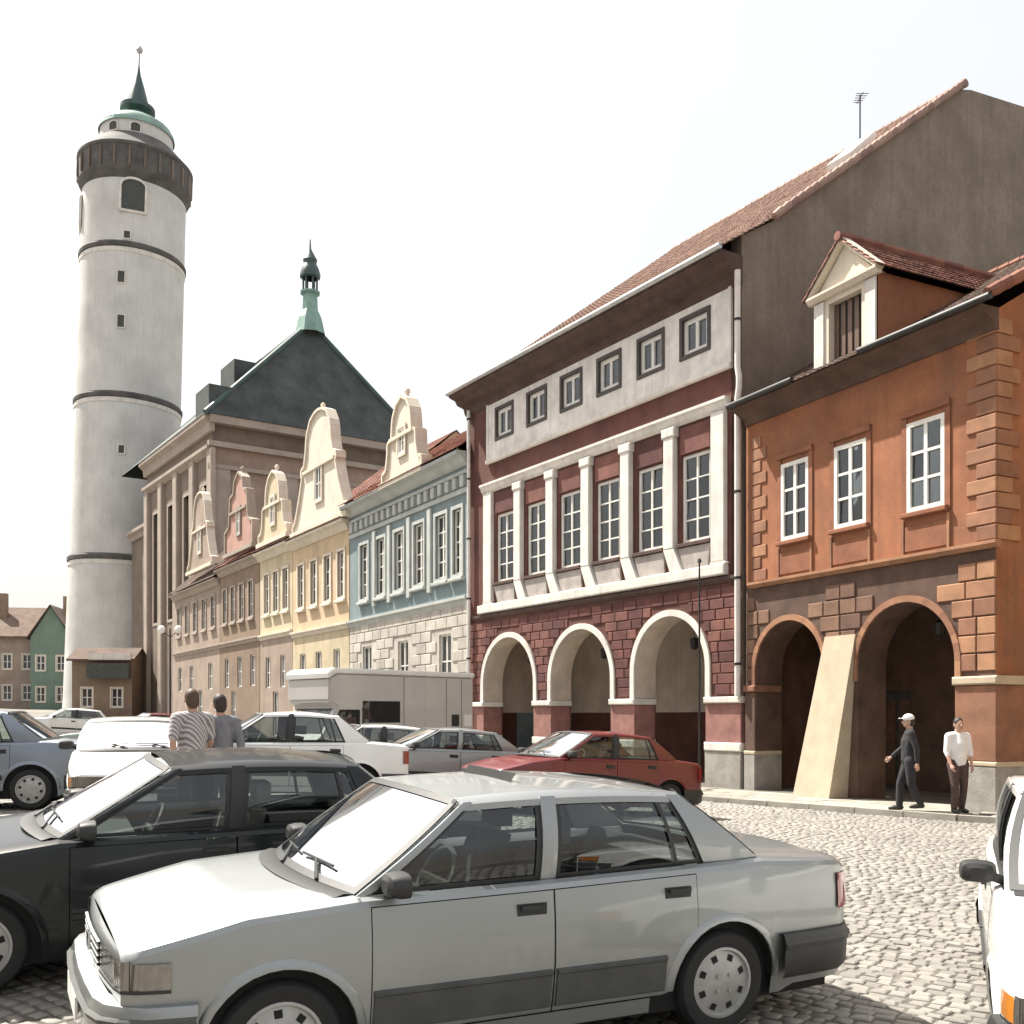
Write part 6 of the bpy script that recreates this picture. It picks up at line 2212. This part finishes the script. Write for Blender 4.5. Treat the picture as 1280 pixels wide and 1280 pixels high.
    if bag:
        c = MB()
        w_ = wr[-1]
        c.box(w_.x - 0.04, w_.x + 0.04, w_.y - 0.11, w_.y + 0.12, w_.z - 0.36, w_.z - 0.14)
        bo = remeshed('shopping_bag', c, 0.015, bag, None, 3)
        c2 = MB().tube([(w_.x, w_.y - 0.1, w_.z - 0.13), (w_.x, w_.y + 0.0, w_.z - 0.06), (w_.x, w_.y + 0.1, w_.z - 0.13)], 0.008, 6).build('strap', bag, bo)
        bo.location = root.location
        bo.rotation_euler = root.rotation_euler
        tag(bo, 'pale shopping bag held by the person in dark clothes', 'bag')
    return root


person('person in dark clothes and pale cap walking along the pavement', (7.40, 19.05), (-0.75, 0.2), 1.78, 'cloth_dark', 'cloth_dark', 'hair_dark', 0.17,
       ((0.35, 0.5), (-0.3, 0.25)), 1.0, 'cloth_white')
person('person in a white top and dark trousers beside the corner pier', (8.12, 18.65), (0.1, -0.9), 1.72, 'cloth_white', 'cloth_brown', 'hair_dark', 0.05,
       ((0.12, 0.35), (0.05, 0.3)), 0.35)
person('person with brown hair in a grey striped shirt walking between the cars', (-3.78, 12.1), (-0.45, 0.75), 1.78, 'cloth_stripe', 'cloth_dark', 'hair_brown', 0.14,
       ((0.3, 0.4), (-0.3, 0.3)), 0.0, lift=0.0)
person('person with dark hair in a grey top following the striped shirt', (-3.55, 12.45), (-0.45, 0.75), 1.72, 'cloth_grey', 'cloth_dark', 'hair_dark', 0.12,
       ((-0.25, 0.3), (0.3, 0.4)), 0.4, lift=0.0)

# ------------------------------------------------------------------ pole and street lamps
px_, py_ = 4.2, 22.95
pl = thing('steel_pole', 'slim dark steel pole at the kerb before the maroon arcade', 'pole', (px_, py_, 0.12))
MB().tube([(0, 0, 0), (0, 0, 5.2)], [0.026, 0.020], 10).build('shaft', 'dark_metal', pl, smooth=True)
MB().lathe([(0.09, 0), (0.09, 0.03), (0.05, 0.10), (0.036, 0.14)], 12).build('base', 'dark_metal', pl)
MB().lathe([(0.03, 5.2), (0.05, 5.22), (0.03, 5.28), (0, 5.3)], 10).build('cap', 'dark_metal', pl)


def street_lamp(label, x, y, h):
    t = thing('street_lamp', label, 'street lamp', (x, y, g(x, y)))
    MB().tube([(0, 0, 0), (0, 0, 0.9), (0, 0, 0.95), (0, 0, h)], [0.11, 0.09, 0.06, 0.045], 10).build('post', 'dark_metal', t, smooth=True)
    MB().lathe([(0.16, 0), (0.16, 0.08), (0.11, 0.2)], 12).build('base', 'dark_metal', t)
    for sx in (-0.5, 0.5):
        a = MB().tube([(0, 0, h - 0.5), (sx * 0.6, 0, h - 0.25), (sx, 0, h - 0.3)], 0.025, 8).build('arm', 'dark_metal', t)
        m = MB()
        ellipsoid(m, (sx, 0, h - 0.05), (0.22, 0.22, 0.24))
        m.build('globe', 'lamp_glass', a, smooth=True)
    return t


street_lamp('two globed street lamp by the taupe house', -20.2, 60.5, 6.2)
